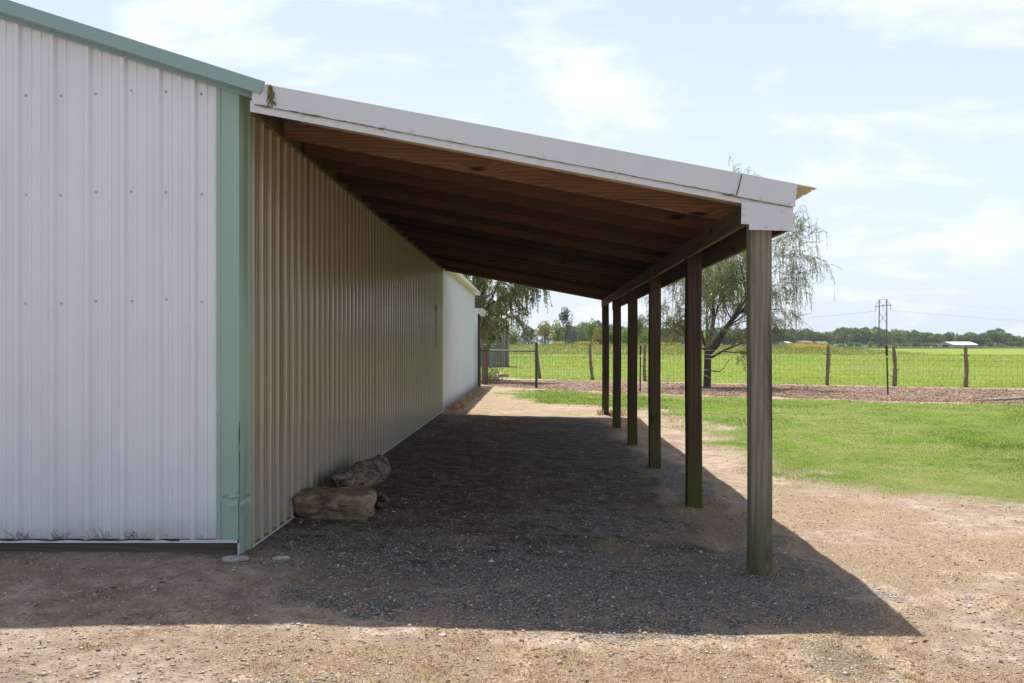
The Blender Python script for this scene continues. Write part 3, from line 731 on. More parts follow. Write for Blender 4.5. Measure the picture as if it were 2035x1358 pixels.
def log_mesh(L, r, seed, jag=0.06):
    n, s = 26, 22; V = []
    rr = random.Random(seed)
    for i in range(n + 1):
        t = i / n; y = (t - 0.5) * L
        for j in range(s):
            a = 2 * math.pi * j / s
            k3 = 1 + 0.16 * (fbm(np.array([math.cos(a) * 1.6 + 9]), np.array([math.sin(a) * 1.6 + t * 6]), 4)[0] - 0.5) * 2 + 0.05 * math.sin(a * 3 + t * 3)
            if i == 0: k3 *= 0.86
            if i < 4: k3 *= 1 - 0.10 * (4 - i) / 4 * (0.5 + 0.5 * math.sin(a * 5))
            yj = y + (rr.uniform(-jag, jag) if i == 0 else 0)
            V.append((math.cos(a) * r * k3, yj, math.sin(a) * r * k3))
    Fc = [(i * s + j, i * s + (j + 1) % s, (i + 1) * s + (j + 1) % s, (i + 1) * s + j) for i in range(n) for j in range(s)]
    V.append((0, -L / 2 + 0.16, 0)); V.append((0, L / 2, 0)); c0, c1 = len(V) - 2, len(V) - 1
    Fc += [(c0, (j + 1) % s, j) for j in range(s)] + [(c1, n * s + j, n * s + (j + 1) % s) for j in range(s)]
    return mesh_from(V, Fc, True)
def log_mat():
    m, nt, b = new_mat('rough_log'); N = NT(nt); P = N.coord('Object')
    g = N.noise(N.mapping(P, (24, 5, 24)), 1.0, 6, 0.65, 0.8); bl = N.noise(P, 8, 4, 0.6)
    c = N.ramp(N.math('ADD', N.math('MULTIPLY', g, 0.65), N.math('MULTIPLY', bl, 0.35)), [(0.42, (0.025, 0.018, 0.013)), (0.5, (0.16, 0.12, 0.085)), (0.60, (0.32, 0.25, 0.18))])
    nt.links.new(c, b.inputs['Base Color']); b.inputs['Roughness'].default_value = 0.9
    nt.links.new(N.bump(g, 1.0, 0.03), b.inputs['Normal']); return m
M['log'] = log_mat()
lg = link('log', log_mesh(1.75, 0.135, 5), M['log']); lg.location = (-1.665, 9.85, gz(-1.66, 9.8) + 0.115); lg.rotation_euler = (0, 0.3, -0.07)
tag(lg, 'thick rough grey-brown log lying along the foot of the metal wall', 'log')
lg = link('log_chunk', log_mesh(0.22, 0.055, 8, 0.01), M['log']); lg.location = (-1.30, 8.86, gz(-1.3, 8.86) + 0.05); lg.rotation_euler = (0, 0, 0.25)
tag(lg, 'short round piece of log beside the sandstone block', 'log')

bx = thing('electrical_box', 'small metal outlet box high on the shaded side wall', 'electrical box', (XW + 0.02, 20.07, CZ + 0.72))
link('box', box_mesh(0, 0.05, -0.03, 0.03, -0.045, 0.045, 0.004), M['trim'], bx)
tube_obj('conduit', [([(0.012, 0, -0.045), (0.012, 0, -0.75)], 0.009)], M['tan'], bx, 6)

# small pale rocks by the corner
for k2, (x, y, s, lab) in enumerate(((-1.62, 6.68, 0.045, 'pale broken stone lying just right of the green barn corner'), (-1.90, 6.62, 0.06, 'pale flat stone under the green corner trim'))):
    o = link('stone', rock_mesh(s * 1.3, s, s * 0.4, 20 + k2, 2, rough=0.3, box=2.4), plain_mat('pale_stone', (0.42, 0.40, 0.36), 0.9, scale=30)); o.location = (x, y, gz(x, y) + 0.008); tag(o, lab, 'stone')

# ------------------------------------------------------------------ behind the barn: small lean-to, gate, shed
ls = thing('side_shelter', 'narrow grey sided shelter with white roof edge behind the barn corner', 'shelter', (0, 0, 0))
Y1 = 33.2
xa, za = atp(941, 623, Y1); xb2, zb2 = atp(957, 613, Y1)
link('roof', prism_mesh([(xa - 1.2, za - 0.02), (xb2, za - 0.02), (xb2 + 0.03, zb2), (xa - 1.2, zb2 + 0.03)], Y1, Y1 + 2.6), M['trim'], ls)
for k2 in range(3):
    link('wall_panel', box_mesh(xa - 0.5 + 0.21 * k2, xa - 0.295 + 0.21 * k2 , Y1 + 0.08, Y1 + 0.11 + 0.004 * k2, -0.05, za - 0.02), M['white'], ls)
link('post', box_mesh(atp(950, 700, Y1)[0] - 0.04, atp(950, 700, Y1)[0] + 0.05, Y1 + 0.12, Y1 + 0.24, -0.05, za - 0.02), M['post'], ls)

GY = 34.4
gate = thing('pipe_gate', 'dark green pipe gateway with wire mesh below its top rail', 'gate', (0, 0, 0))
xl, xr = atp(953, 0, GY)[0], atp(1066, 0, GY)[0]
zt = atp(0, 681, GY)[1]; zr = atp(0, 697, GY)[1]
g_ = gz(xl + 1, GY)
for x, r in ((xl, 0.045), (xr, 0.042)):
    tube_obj('gate_post', [([(x, GY, g_ - 0.1), (x, GY, zt)], r)], M['gate'], gate, 10)
tube_obj('top_rail', [([(xl, GY, zr), (xr, GY, zr - 0.01)], 0.028)], M['gate'], gate, 8)
wires = [([(x, GY, g_ + 0.03), (x, GY, zr)], 0.0032) for x in np.arange(xl + 0.15, xr, 0.152)]
wires += [([(xl, GY, z), (xr, GY, z)], 0.0022) for z in np.linspace(g_ + 0.05, zr - 0.1, 8)]
tag(tube_obj('wire_mesh', wires, M['wire'], gate, 3), kind='stuff')

pz = thing('wood_post', 'thick tan wooden post just behind the green pipe gate', 'post', (atp(963, 0, 36.8)[0], 36.8, gz(-1.7, 36.8)))
link('trunk', (lambda vf: mesh_from(vf[0], vf[1], True))(tubes([([(0, 0, -0.1), (0.01, 0, 0.5), (0.0, 0, 1.38)], [0.12, 0.115, 0.11])], 12)), wood_mat('tan_post', ((0.06, 0.04, 0.025), (0.16, 0.11, 0.065), (0.26, 0.19, 0.12)), 'z', 8, warpk=0.05), pz)
link('cap', (lambda vf: mesh_from(vf[0], vf[1], True))(tubes([([(0, 0, 1.381), (0, 0, 1.39)], [0.108, 0.02])], 12)), M['cedar'], pz)

shed = thing('grey_shed', 'grey weathered board shed standing in the pasture behind the willow', 'shed', (0, 0, 0))
SY = 66.0
x0, z0 = atp(918, 731, SY); x1s, z1 = atp(1009, 645, SY)
gs = gz(x0 + 1, SY)
nb = 16
for i in range(nb):
    a = x0 + (x1s - x0) * i / nb; b_ = x0 + (x1s - x0) * (i + 1) / nb - 0.012
    o = link('wall_board', box_mesh(-(b_ - a) / 2, (b_ - a) / 2, -0.012 - 0.004 * (i % 2), 0.012, gs - 0.05, z1 + 0.02 * ((i * 7) % 3)), M['shed'], shed); o.location = ((a + b_) / 2, SY, 0)
o = link('side_wall', box_mesh(-0.01, 0.01, 0, 3.4, gs - 0.05, z1), M['shed'], shed); o.location = (x1s, SY, 0)
M['shedroof'] = paint_mat('grey_tin_roof', (0.33, 0.34, 0.36), 0.45, 0.5, (0.16, 0.12, 0.10))
rz1 = atp(0, 618, SY + 1.5)[1]
link('roof', mesh_from([(x0 - .2, SY - .25, z1 - .02), (x1s + .2, SY - .25, z1 - .02), (x1s + .2, SY + 1.6, rz1), (x0 - .2, SY + 1.6, rz1), (x1s + .2, SY + 3.5, z1), (x0 - .2, SY + 3.5, z1)], [(0, 1, 2, 3), (3, 2, 4, 5)]), M['shedroof'], shed)

# ------------------------------------------------------------------ wire fence on cedar posts
fence = thing('wire_fence', 'woven wire field fence on crooked cedar posts at the pasture edge', 'fence', (0, 0, 0))
HF = 1.40
def cedar_post(px, ptop, pbase, seed, lean_=0.0, name='fence_post'):
    Y = HF * 2078 / (pbase - 687); x = (px - 1063) / 2078 * Y
    g = gz(x, Y); h = (pbase - ptop) / 2078 * Y + (CZ - HF + 0.05 - 0)
    r = random.Random(seed); paths = []
    n = 12; P_ = []
    for i in range(n + 1):
        t = i / n
        P_.append((x - lean_ * t + 0.02 * math.sin(t * 5 + seed) , Y + 0.01 * math.cos(t * 7), g - 0.1 + (h + 0.1) * t))
    R_ = [0.075 * (1 - 0.25 * i / n) * r.uniform(0.8, 1.2) for i in range(n + 1)]; R_.append(0.006)
    P_.append((P_[-1][0], P_[-1][1], P_[-1][2] + 0.012))
    paths.append((P_, R_))
    for k2 in range(r.randint(3, 6)):     # stubs of cut limbs
        t = r.uniform(0.15, 0.9); i = int(t * n); b0 = P_[i]; a = r.choice([0, math.pi]) + r.uniform(-.5, .5)
        L = r.uniform(0.05, 0.12)
        paths.append(([b0, (b0[0] + math.cos(a) * (0.06 + L), b0[1] + math.sin(a) * L, b0[2] + L * 0.8)], [0.028, 0.012]))
    v, f = tubes(paths, 8)
    link(name, mesh_from(v, f, False), M['cedar'], fence)
    return x, Y, g, h
fp = [cedar_post(*a) for a in ((1072, 683, 752, 1, 0.12), (1177, 682, 755, 2, 0.10), (1282, 683, 758, 3, 0.03), (1403 - 20, 684, 761, 9, 0.0), (1520, 685, 763, 10, 0.02), (1645, 686, 766, 4, 0.0), (1779, 686, 768, 5, 0.05), (1919, 686, 770, 6, -0.02), (2080, 686, 773, 7, 0.0), (2240, 686, 776, 8, 0.0))]
left_post = (-1.9, 45.5, gz(-1.9, 45.5), 1.4)
wires = []; twires = []
allp = [left_post] + fp
for (xa, ya, ga, ha), (xb, yb, gb, hb) in zip(allp[:-1], allp[1:]):
    L = math.hypot(xb - xa, yb - ya); n = max(2, int(L / 0.155))
    top = 1.10
    for i in range(n):
        t = (i + 0.5) / n; x = xa + (xb - xa) * t; y = ya + (yb - ya) * t - 0.08; g = ga + (gb - ga) * t
        wires.append(([(x + random.uniform(-.01, .01), y, g + 0.03), (x, y, g + top)], 0.0030))
    for z in (0.05, 0.16, 0.27, 0.40, 0.55, 0.72, 0.90, 1.10):
        wires.append(([(xa, ya - 0.08, ga + z), ((xa + xb) / 2, (ya + yb) / 2 - 0.08, (ga + gb) / 2 + z - 0.012), (xb, yb - 0.08, gb + z)], 0.0028))
    wires.append(([(xa, ya - 0.08, ga + 1.30), ((xa + xb) / 2, (ya + yb) / 2 - 0.08, (ga + gb) / 2 + 1.27), (xb, yb - 0.08, gb + 1.30)], 0.0020))
tag(tube_obj('woven_wire', wires, M['wire'], fence, 3, False), kind='stuff')
lw = []
for (xa_, ya_, xb_, yb_) in ((1380, 697, 1453, 696.5), (1380, 705.5, 1428, 705.5), (1380, 714, 1420, 713), (1392, 737, 1408, 735), (1392, 742, 1412, 752)):
    (x0_, z0_), (x1_, z1_) = atp(xa_, ya_, 34.0), atp(xb_, yb_, 34.0); lw.append(([(x0_, 34.0, z0_), ((x0_ + x1_) / 2, 33.98, (z0_ + z1_) / 2 + 0.004), (x1_, 34.0, z1_)], 0.006))
for w_ in lw: tube_obj('loose_wire', [w_], M['trim'], fence, 4)

def t_post(px, ptop, pbase, lab, lean_=0.0):
    Y = HF * 2078 / (pbase - 687); x = (px - 1063) / 2078 * Y; g = gz(x, Y); h = (pbase - ptop) / 2078 * Y
    t = thing('t_post', lab, 'fence post', (x, Y, g), 'steel posts in the mulch strip'); t.rotation_euler = (0, lean_, 0)
    link('shaft', prism_like(0.022, 0.004, -0.1, h), M['tpost'], t)
    link('sleeve', box_mesh(-0.028, 0.028, -0.02, 0.02, h - 0.27, h + 0.01, 0.004), M['black'], t)
    link('insulator', box_mesh(-0.020, 0.020, -0.03, -0.012, h - 0.33, h - 0.29, 0.003), M['trim'], t)
def prism_like(w, t_, z0, z1):       # T section
    s = [(-w, -t_), (w, -t_), (w, t_), (t_, t_), (t_, w * 1.4), (-t_, w * 1.4), (-t_, t_), (-w, t_)]
    n = len(s); V = [(a, b_, z0) for a, b_ in s] + [(a, b_, z1) for a, b_ in s]
    Fc = [tuple(range(n - 1, -1, -1)), tuple(range(n, 2 * n))] + [(i, (i + 1) % n, (i + 1) % n + n, i + n) for i in range(n)]
    return mesh_from(V, Fc)
t_post(1272, 687, 778, 'steel T-post with black sleeve seen between the third and fourth lean-to posts', 0.01)
t_post(1764.5, 688, 785, 'black steel T-post standing alone right of the lean-to in the mulch', -0.028)

# ------------------------------------------------------------------ air
hm = bpy.data.materials.new('haze'); hm.use_nodes = True; hn = hm.node_tree; hn.nodes.clear()
ho = hn.nodes.new('ShaderNodeOutputMaterial'); pv = hn.nodes.new('ShaderNodeVolumePrincipled')
pv.inputs['Color'].default_value = (0.80, 0.89, 1.0, 1); pv.inputs['Density'].default_value = 0.00016; pv.inputs['Anisotropy'].default_value = 0.3
hn.links.new(pv.outputs[0], ho.inputs['Volume'])
tag(link('haze', box_mesh(-5300, 5300, -120, 5300, -7, 45), hm), 'thin pale summer haze over the fields', None, None, 'stuff')

# ------------------------------------------------------------------ vegetation builders
def leaf_quads(c, d, L, W, rnd_dir=0.5, rng=RNG):
    """c (n,3) base points, d (n,3) directions, L, W lengths; two-triangle diamonds"""
    n = len(c); d = d / (np.linalg.norm(d, axis=1, keepdims=True) + 1e-9)
    r = rng.normal(size=(n, 3)); s = np.cross(d, r); s /= (np.linalg.norm(s, axis=1, keepdims=True) + 1e-9)
    L = np.broadcast_to(L, (n,))[:, None]; W = np.broadcast_to(W, (n,))[:, None]
    v = np.stack([c, c + d * L * 0.45 + s * W * 0.5, c + d * L, c + d * L * 0.45 - s * W * 0.5], 1).reshape(-1, 3)
    f = np.arange(4 * n).reshape(-1, 4)
    return v, f
def rotv(v, ax, a):
    return np.array((Matrix.Rotation(a, 3, Vector(ax)) @ Vector(v))[:])

def willow(base, limbs, H, seed, lab, strand_len, name='willow_tree', leaf_n=8, leafL=0.075, leafW=0.014, dens=1.0, trunk_r=0.16, trunk_h=1.3, lean_=(0.1, 0), lowdead=False, upward=0.0, minz=1.5, sp=0.5, lv=3):
    rng = np.random.default_rng(seed); R = random.Random(seed)
    t = thing(name, lab, 'tree', base)
    trunk = []; n = 7
    for i in range(n):
        q = i / (n - 1); trunk.append((lean_[0] * q, lean_[1] * q, -0.15 + (trunk_h + 0.15) * q))
    tr = [trunk_r * (1.35 if i == 0 else 1.0 - 0.15 * i / n) for i in range(n)]
    v, f = tubes([(trunk, tr)], 12); link('trunk', mesh_from(v, f, True), M['bark'], t)
    br = []; tips = []; LC = []; LD = []
    def grow(p, d, L, r, lvl):
        pts = [p]; rad = [r]; m = 6 if lvl < 2 else 5; d = np.array(d, float); d /= np.linalg.norm(d)
        for i in range(m):
            d = d + rng.normal(0, 0.13, 3) + np.array([0, 0, (0.03 + upward) if lvl < 2 else -0.10]); d /= np.linalg.norm(d)
            p = p + d * L / m; pts.append(p); rad.append(max(0.004, r * (1 - 0.75 * (i + 1) / m)))
            if lvl < lv and i >= 1:
                for _ in range(2 if (lvl > 0 and R.random() < 0.55 * dens) else 1):
                    if R.random() < 0.92:
                        ax = rng.normal(size=3); ax -= d * (ax @ d); ax /= np.linalg.norm(ax)
                        grow(p, rotv(d, ax, R.uniform(0.45, 0.95)), L * R.uniform(0.42, 0.62), rad[-1] * 0.62, lvl + 1)
            if lvl >= 2: tips.append((p, d))
            if lvl >= 1:
                for _l in range(int(leaf_n * (1.0 if lvl >= 2 else 0.4))):
                    LC.append(p - d * L / m * R.random()); LD.append(d * 0.6 + rng.normal(0, 0.6, 3) + np.array([0, 0, -0.3]))
        br.append((pts, rad))
        tips.append((p, d))
    top = np.array(trunk[-1])
    for (dx, dy, dz, L, r, zoff) in limbs:
        grow(top + np.array([0, 0, zoff]), (dx, dy, dz), L, r, 0)
    if lowdead:
        b0 = np.array([lean_[0] * 0.6, 0, 0.65])
        br.append(([b0, b0 + (0.45, -.1, -0.05), b0 + (0.62, -.1, 0.1), b0 + (0.75, -.1, 0.32), b0 + (0.95, -.1, 0.48)], [0.022, 0.018, 0.014, 0.01, 0.005]))
    big = [b for b in br if b[1][0] > 0.02]; small = [b for b in br if b[1][0] <= 0.02]
    v, f = tubes(big, 7); link('branches', mesh_from(v, f, True), M['bark'], t)
    # hanging strands with narrow leaves
    st = []
    for p, d in tips:
        for _ in range(1 if R.random() < sp else 0):
            L = R.uniform(*strand_len); m = 5; mz = minz + R.random() ** 2 * 1.6; q = np.array(p); dd = np.array(d) * 0.8 + rng.normal(0, 0.25, 3); pts = [q]
            for i in range(m):
                dd = dd * 0.55 + np.array([0, 0, -0.45]) + rng.normal(0, 0.07, 3); dn = dd / np.linalg.norm(dd)
                q = q + dn * L / m
                if q[2] < mz: break
                pts.append(q)
                for _l in range(leaf_n):
                    s = R.random(); LC.append(pts[-2] * (1 - s) + q * s); LD.append(dn * 0.7 + rng.normal(0, 0.5, 3) + np.array([0, 0, -0.35]))
            if len(pts) > 1: st.append((pts, [0.004] + [0.003] * (len(pts) - 1)))
    v, f = tubes(small + st, 3); tag(link('twigs', mesh_from(v, f, False), M['twig'], t), kind='stuff')
    LC = np.array(LC); LD = np.array(LD)
    v, f = leaf_quads(LC, LD, rng.uniform(0.7, 1.4, len(LC)) * leafL, rng.uniform(0.7, 1.3, len(LC)) * leafW, rng=rng)
    rv = np.repeat(np.clip(rng.normal(0.5, 0.25, len(LC)), 0, 1), 4)
    tag(link('leaves', mesh_from(v, f, False, rv), M['willowleaf'], t), kind='stuff')
    return t, len(LC)

M['willowleaf'] = leaf_mat('willow_leaf', ((0.08, 0.095, 0.05), (0.17, 0.19, 0.10), (0.33, 0.35, 0.22)), 0.45, 0.3)
wy = 1.40 * 2078 / 84.0; wx = (1405 - 1063) / 2078 * wy
wt, n_ = willow((wx, wy, gz(wx, wy)), [(-0.35, 0.1, 1.0, 2.6, 0.06, 0), (0.1, -0.1, 1.0, 4.05, 0.09, 0), (0.5, 0.2, 1.0, 3.9, 0.09, -0.2), (1.0, 0.0, 0.72, 3.3, 0.075, -0.15), (1.1, -0.3, 0.42, 2.0, 0.05, -0.3), (-0.9, 0.1, 0.5, 2.1, 0.045, 0.0), (1.0, 0.2, 1.0, 3.4, 0.06, 0.0), (0.3, 0.7, 0.9, 2.8, 0.06, 0), (0.5, -0.7, 0.9, 2.7, 0.06, 0)],
       7.8, 21, 'airy willow in the mulch strip seen through and right of the lean-to posts', (0.3, 0.9), leaf_n=4, leafL=0.085, leafW=0.016, dens=1.15, minz=1.5, sp=0.17, lean_=(0.03, 0), trunk_h=1.35, trunk_r=0.15, lowdead=True)
print('willow leaves', n_)
wt.scale = (0.86, 0.9, 0.90)
lx, ly = -3.4, 41.5
_, n_ = willow((lx, ly, gz(lx, ly)), [(0.9, 0.0, 1.0, 3.4, 0.10, 0), (1.0, -0.2, 0.55, 3.1, 0.09, -0.1), (0.6, 0.3, 1.1, 3.4, 0.09, 0), (-0.4, 0.1, 1.0, 3.4, 0.09, 0), (1.0, 0.4, 0.3, 1.9, 0.07, -0.2), (0.9, -0.5, 0.8, 2.6, 0.08, 0), (0.2, -0.5, 1.0, 2.8, 0.07, 0)],
       7.5, 5, 'leafy drooping willow behind the far end of the barn by the gate', (0.3, 0.9), leaf_n=6, leafL=0.10, leafW=0.026, dens=0.85, minz=1.4, sp=0.2, lean_=(0.2, 0), trunk_h=1.6, trunk_r=0.2)
print('willow2 leaves', n_)

def crown_mesh(seed, w, h, n, leaf, lobes=9, cols=None, base=0.12):
    """irregular crown: leaf clumps spread over several overlapping lobes"""
    rng = np.random.default_rng(seed)
    L = []
    for i in range(lobes):
        a = rng.uniform(0, 2 * math.pi); rr = rng.uniform(0, 0.34) * w; zz = h * (base + 0.2 + rng.uniform(0, 0.55))
        L.append((rr * math.cos(a), rr * math.sin(a), zz, rng.uniform(0.16, 0.30) * w, rng.uniform(0.12, 0.22) * h))
    L.append((0, 0, h * 0.8, 0.2 * w, 0.2 * h))
    idx = rng.integers(0, len(L), n); La = np.array(L)[idx]
    d = rng.normal(size=(n, 3)); d /= np.linalg.norm(d, axis=1, keepdims=True); rad = rng.uniform(0.55, 1.05, n) ** 0.6
    c = np.stack([La[:, 0] + d[:, 0] * rad * La[:, 3], La[:, 1] + d[:, 1] * rad * La[:, 3], La[:, 2] + d[:, 2] * rad * La[:, 4]], -1)
    c[:, 2] = np.maximum(c[:, 2], h * base * rng.uniform(0.2, 1.0, n))
    dd = d + rng.normal(0, 0.8, (n, 3))
    v, f = leaf_quads(c, dd, rng.uniform(0.6, 1.5, n) * leaf, rng.uniform(0.6, 1.4, n) * leaf * 0.8, rng=rng)
    clump = np.clip(0.5 + (idx * 0.37 % 1 - 0.5) * 0.7 + rng.normal(0, 0.16, n), 0, 1)
    return mesh_from(v, f, False, np.repeat(clump, 4))
def trunk_mesh(seed, h, r):
    rng = np.random.default_rng(seed); P = [([(0, 0, -0.3), (rng.normal(0, .05), 0, h * 0.3), (rng.normal(0, .2), 0, h * 0.62)], [r, r * 0.8, r * 0.4])]
    for i in range(4):
        a = rng.uniform(0, 6.28); z = h * rng.uniform(0.2, 0.45)
        P.append(([(0, 0, z), (math.cos(a) * h * 0.12, math.sin(a) * h * 0.12, z + h * 0.14), (math.cos(a) * h * 0.2, math.sin(a) * h * 0.2, z + h * 0.3)], [r * 0.5, r * 0.35, r * 0.15]))
    v, f = tubes(P, 6); return mesh_from(v, f, True)
M['far'] = leaf_mat('far_tree_leaf', ((0.05, 0.08, 0.02), (0.10, 0.145, 0.038), (0.17, 0.21, 0.065)), 0.35, 0.6, objvar=0.9)
M['bush'] = leaf_mat('bush_leaf', ((0.08, 0.13, 0.022), (0.16, 0.23, 0.036), (0.26, 0.32, 0.06)), 0.45, 0.6, objvar=0.4)
M['bushy'] = leaf_mat('yellow_bush_leaf', ((0.10, 0.115, 0.02), (0.20, 0.19, 0.03), (0.32, 0.26, 0.05)), 0.35, 0.6)
M['bushd'] = leaf_mat('grey_green_leaf', ((0.03, 0.05, 0.028), (0.065, 0.09, 0.045), (0.12, 0.15, 0.08)), 0.3, 0.6)
M['pale'] = leaf_mat('pale_weed', ((0.10, 0.12, 0.05), (0.19, 0.21, 0.10), (0.30, 0.30, 0.17)), 0.3, 0.7)

far_crowns = [crown_mesh(100 + i, 9.5, 8.2, 1500, 0.62, 8 + i % 4) for i in range(7)]
for me in far_crowns: me.materials.append(M['far'])
far_trunk = trunk_mesh(3, 8.0, 0.22); far_trunk.materials.append(M['bark'])
def far_tree(x, y, s, sz, i, lab, group, mat_slot=None):
    t = thing('tree', lab, 'tree', (x, y, gz(x, y) - 0.1), group, rz=random.uniform(0, 6.28)); t.scale = (s, s, sz)
    link('trunk', far_trunk, None, t); link('crown', far_crowns[i % 7], None, t)
def top_line(px):       # photograph's skyline of the far wood
    return float(np.interp(px, [900, 1130, 1200, 1240, 1300, 1530, 1570, 1640, 1680, 1700, 1740, 1830, 1850, 1885, 1900, 1915, 1945, 1970, 1985, 2000, 2030, 2200], [654, 650, 646, 650, 655, 655, 653, 661, 654, 656, 657, 661, 665, 664, 662, 666, 666, 661, 659, 664, 672, 672]))
px = 1120.0; k2 = 0
while px < 2700:
    for row in range(2):
        Y = 520 + 26 * row + random.uniform(-8, 8)
        pxx = px + row * 9 + random.uniform(-4, 4); x = (pxx - 1063) / 2078 * Y
        hh = (692 - top_line(pxx)) / 2078 * Y * random.uniform(0.84, 1.10)
        sz = hh / 7.6; s = random.uniform(0.75, 1.15)
        if px < 1540: lab, grp = 'blue-green tree of the far wood seen beyond the earth bank', 'far wood beyond the bank'
        elif px < 1660: lab, grp = 'dark green tree of the far wood behind the low brown-roofed house', 'far wood behind the brown-roofed house'
        elif px < 1740: lab, grp = 'dark green tree of the far wood left of the power pylon', 'far wood left of the pylon'
        elif px < 1870: lab, grp = 'dark green tree of the far wood between the pylon and the white shed', 'far wood between pylon and white shed'
        elif px < 1955: lab, grp = 'green tree of the far wood behind the white-roofed shed', 'far wood behind the white shed'
        else: lab, grp = 'green tree of the far wood right of the white-roofed shed', 'far wood right of the white shed'
        far_tree(x, Y, s, sz, k2, lab, grp); k2 += 1
    px += 17.5
# scrub at the foot of the far wood
px = 1545.0
while px < 2640:
    Y = 500 + random.uniform(-6, 6); x = (px - 1063) / 2078 * Y
    if 1875 < px < 1955: Y = 512; x = (px - 1063) / 2078 * Y
    far_tree(x, Y, random.uniform(0.5, 0.8), random.uniform(0.28, 0.5), k2, 'low shrub at the foot of the far wood across the pasture', 'shrubs at the foot of the far wood'); k2 += 1
    px += random.uniform(16, 26)

# bushes and young trees just beyond the bank on the left
def near_bush(px, ptop, w_px, Y, mat_, lab, seed, n=2600, leaf=0.22, base=0.05, group=None, trunk=True, pbase=686):
    x = (px - 1063) / 2078 * Y; g = gz(x, Y); ztop = CZ + (687 - ptop) / 2078 * Y; h = ztop - g
    w = w_px / 2078 * Y
    t = thing('bush' if not trunk else 'tree', lab, 'tree' if trunk else 'bush', (x, Y, g), group)
    me = crown_mesh(seed, w * 1.15, h * 1.02, n, leaf, 10, base=base); link('crown', me, mat_, t)
    link('trunk', trunk_mesh(seed, h, 0.12), M['bark'], t)
BU = [(960, 640, 60, 228, 'bush', 'green bush behind the grey shed beyond the bank'),
      (1018, 646, 46, 215, 'bush', 'light green bush right of the grey shed beyond the bank'),
      (1050, 650, 40, 222, 'bushd', 'grey-green bush left of the yellowing tree'),
      (1083, 639, 46, 205, 'bushy', 'yellowing round tree just right of the gate beyond the bank'),
      (1106, 636, 34, 216, 'bush', 'fresh green tree right of the yellowing round tree'),
      (1163, 652, 40, 300, 'bushd', 'dull green tree right of the dark leaning tree'),
      (1188, 652, 36, 212, 'bushy', 'bright yellow-green bush left of the farthest lean-to post'),
      (1176, 634, 26, 235, 'bush', 'tall pale green tree behind the bright yellow-green bush'),
      (1216, 658, 24, 214, 'bushy', 'yellow-green bush between the two farthest lean-to posts'),
      (1246, 652, 30, 240, 'bush', 'green bush left of the third lean-to post from the back'),
      (1284, 655, 44, 214, 'bush', 'pale green bush seen behind the left T-post'),
      (1335, 650, 46, 225, 'bushd', 'grey-green bush behind the left side of the airy willow'),
      (1380, 656, 46, 215, 'bush', 'green bush behind the trunk of the airy willow'),
      (1440, 660, 50, 230, 'bushd', 'grey-green bush behind the right side of the airy willow'),
      (1500, 664, 40, 220, 'bush', 'green bush hidden partly behind the front post')]
for i, (px, pt, w, Y, mk, lab) in enumerate(BU):
    near_bush(px, pt, w, Y, M[mk], lab, 300 + i)
near_bush(1124, 628, 26, 200, M['bushd'], 'slim dark leaning tree standing on the bank', 333, 1800, 0.2, base=0.42)

# ------------------------------------------------------------------ far buildings
def gable_house(name, lab, cat, px0, px1, ptop, peave, pbase, Y, roofm, wallm, depth, skew, door=None, wings=()):
    """long side facing, ridge along X, gable seen on the left"""
    t = thing(name, lab, cat, (0, 0, 0))
    f = lambda px, py, y=Y: (lambda p: (p[0], y, p[1]))(atp(px, py, y))
    g = CZ + (687 - pbase) / 2078 * Y; ze = CZ + (687 - peave) / 2078 * Y; zr = CZ + (687 - ptop) / 2078 * Y
    x0 = (px0 - 1063) / 2078 * Y; x1 = (px1 - 1063) / 2078 * Y
    sk = skew
    A, B, Cc, D = (x0 + sk, Y), (x1, Y), (x1 - sk, Y + depth), (x0, Y + depth)      # footprint
    R0 = ((A[0] + D[0]) / 2, (A[1] + D[1]) / 2); R1 = ((B[0] + Cc[0]) / 2, (B[1] + Cc[1]) / 2)
    V = [(*A, g), (*B, g), (*Cc, g), (*D, g), (*A, ze), (*B, ze), (*Cc, ze), (*D, ze), (*R0, zr), (*R1, zr)]
    Fw = [(0, 1, 5, 4), (3, 0, 4, 8, 7), (1, 2, 6, 9, 5), (2, 3, 7, 6)]
    link('wall', mesh_from(V, Fw), wallm, t)
    e = 0.35; lift = 0.04
    def out(p, q, z): return (p[0] + q[0] * e, p[1] + q[1] * e, z)
    Vr = [out(A, (-1, -1), ze - 0.08), out(B, (1, -1), ze - 0.08), out(R1, (1, 0), zr + lift), out(R0, (-1, 0), zr + lift), out(Cc, (1, 1), ze - 0.08), out(D, (-1, 1), ze - 0.08)]
    Vr = Vr + [(a, b_, z + 0.12) for a, b_, z in Vr]
    Fr = [(0, 1, 2, 3), (3, 2, 4, 5), (6, 9, 8, 7), (9, 11, 10, 8), (0, 6, 7, 1), (5, 4, 10, 11), (0, 3, 9, 6), (3, 5, 11, 9), (1, 7, 8, 2), (2, 8, 10, 4)]
    link('roof', mesh_from(Vr, Fr), roofm, t)
    return t, g, ze, A, D
M['roofwhite'] = plain_mat('white_tin_roof', (0.75, 0.76, 0.77), 0.5, scale=2)
M['palewall'] = plain_mat('pale_wall', (0.40, 0.43, 0.45), 0.7, scale=2)
M['brownroof'] = plain_mat('brown_shingle', (0.15, 0.12, 0.105), 0.8, scale=1)
M['greenroof'] = plain_mat('pale_green_roof', (0.32, 0.40, 0.36), 0.7, scale=1)
M['darkopen'] = plain_mat('dark_opening', (0.02, 0.022, 0.03), 0.8)
t, g, ze, A, D = gable_house('white_shed', 'white metal shed with white roof and dark gable door across the pasture', 'shed', 1878, 1943, 680, 685.3, 694, 480, M['roofwhite'], M['palewall'], 9.0, 4.0)
def on_gable(s, z): return (D[0] + (A[0] - D[0]) * s - 0.06, D[1] + (A[1] - D[1]) * s - 0.06, z)
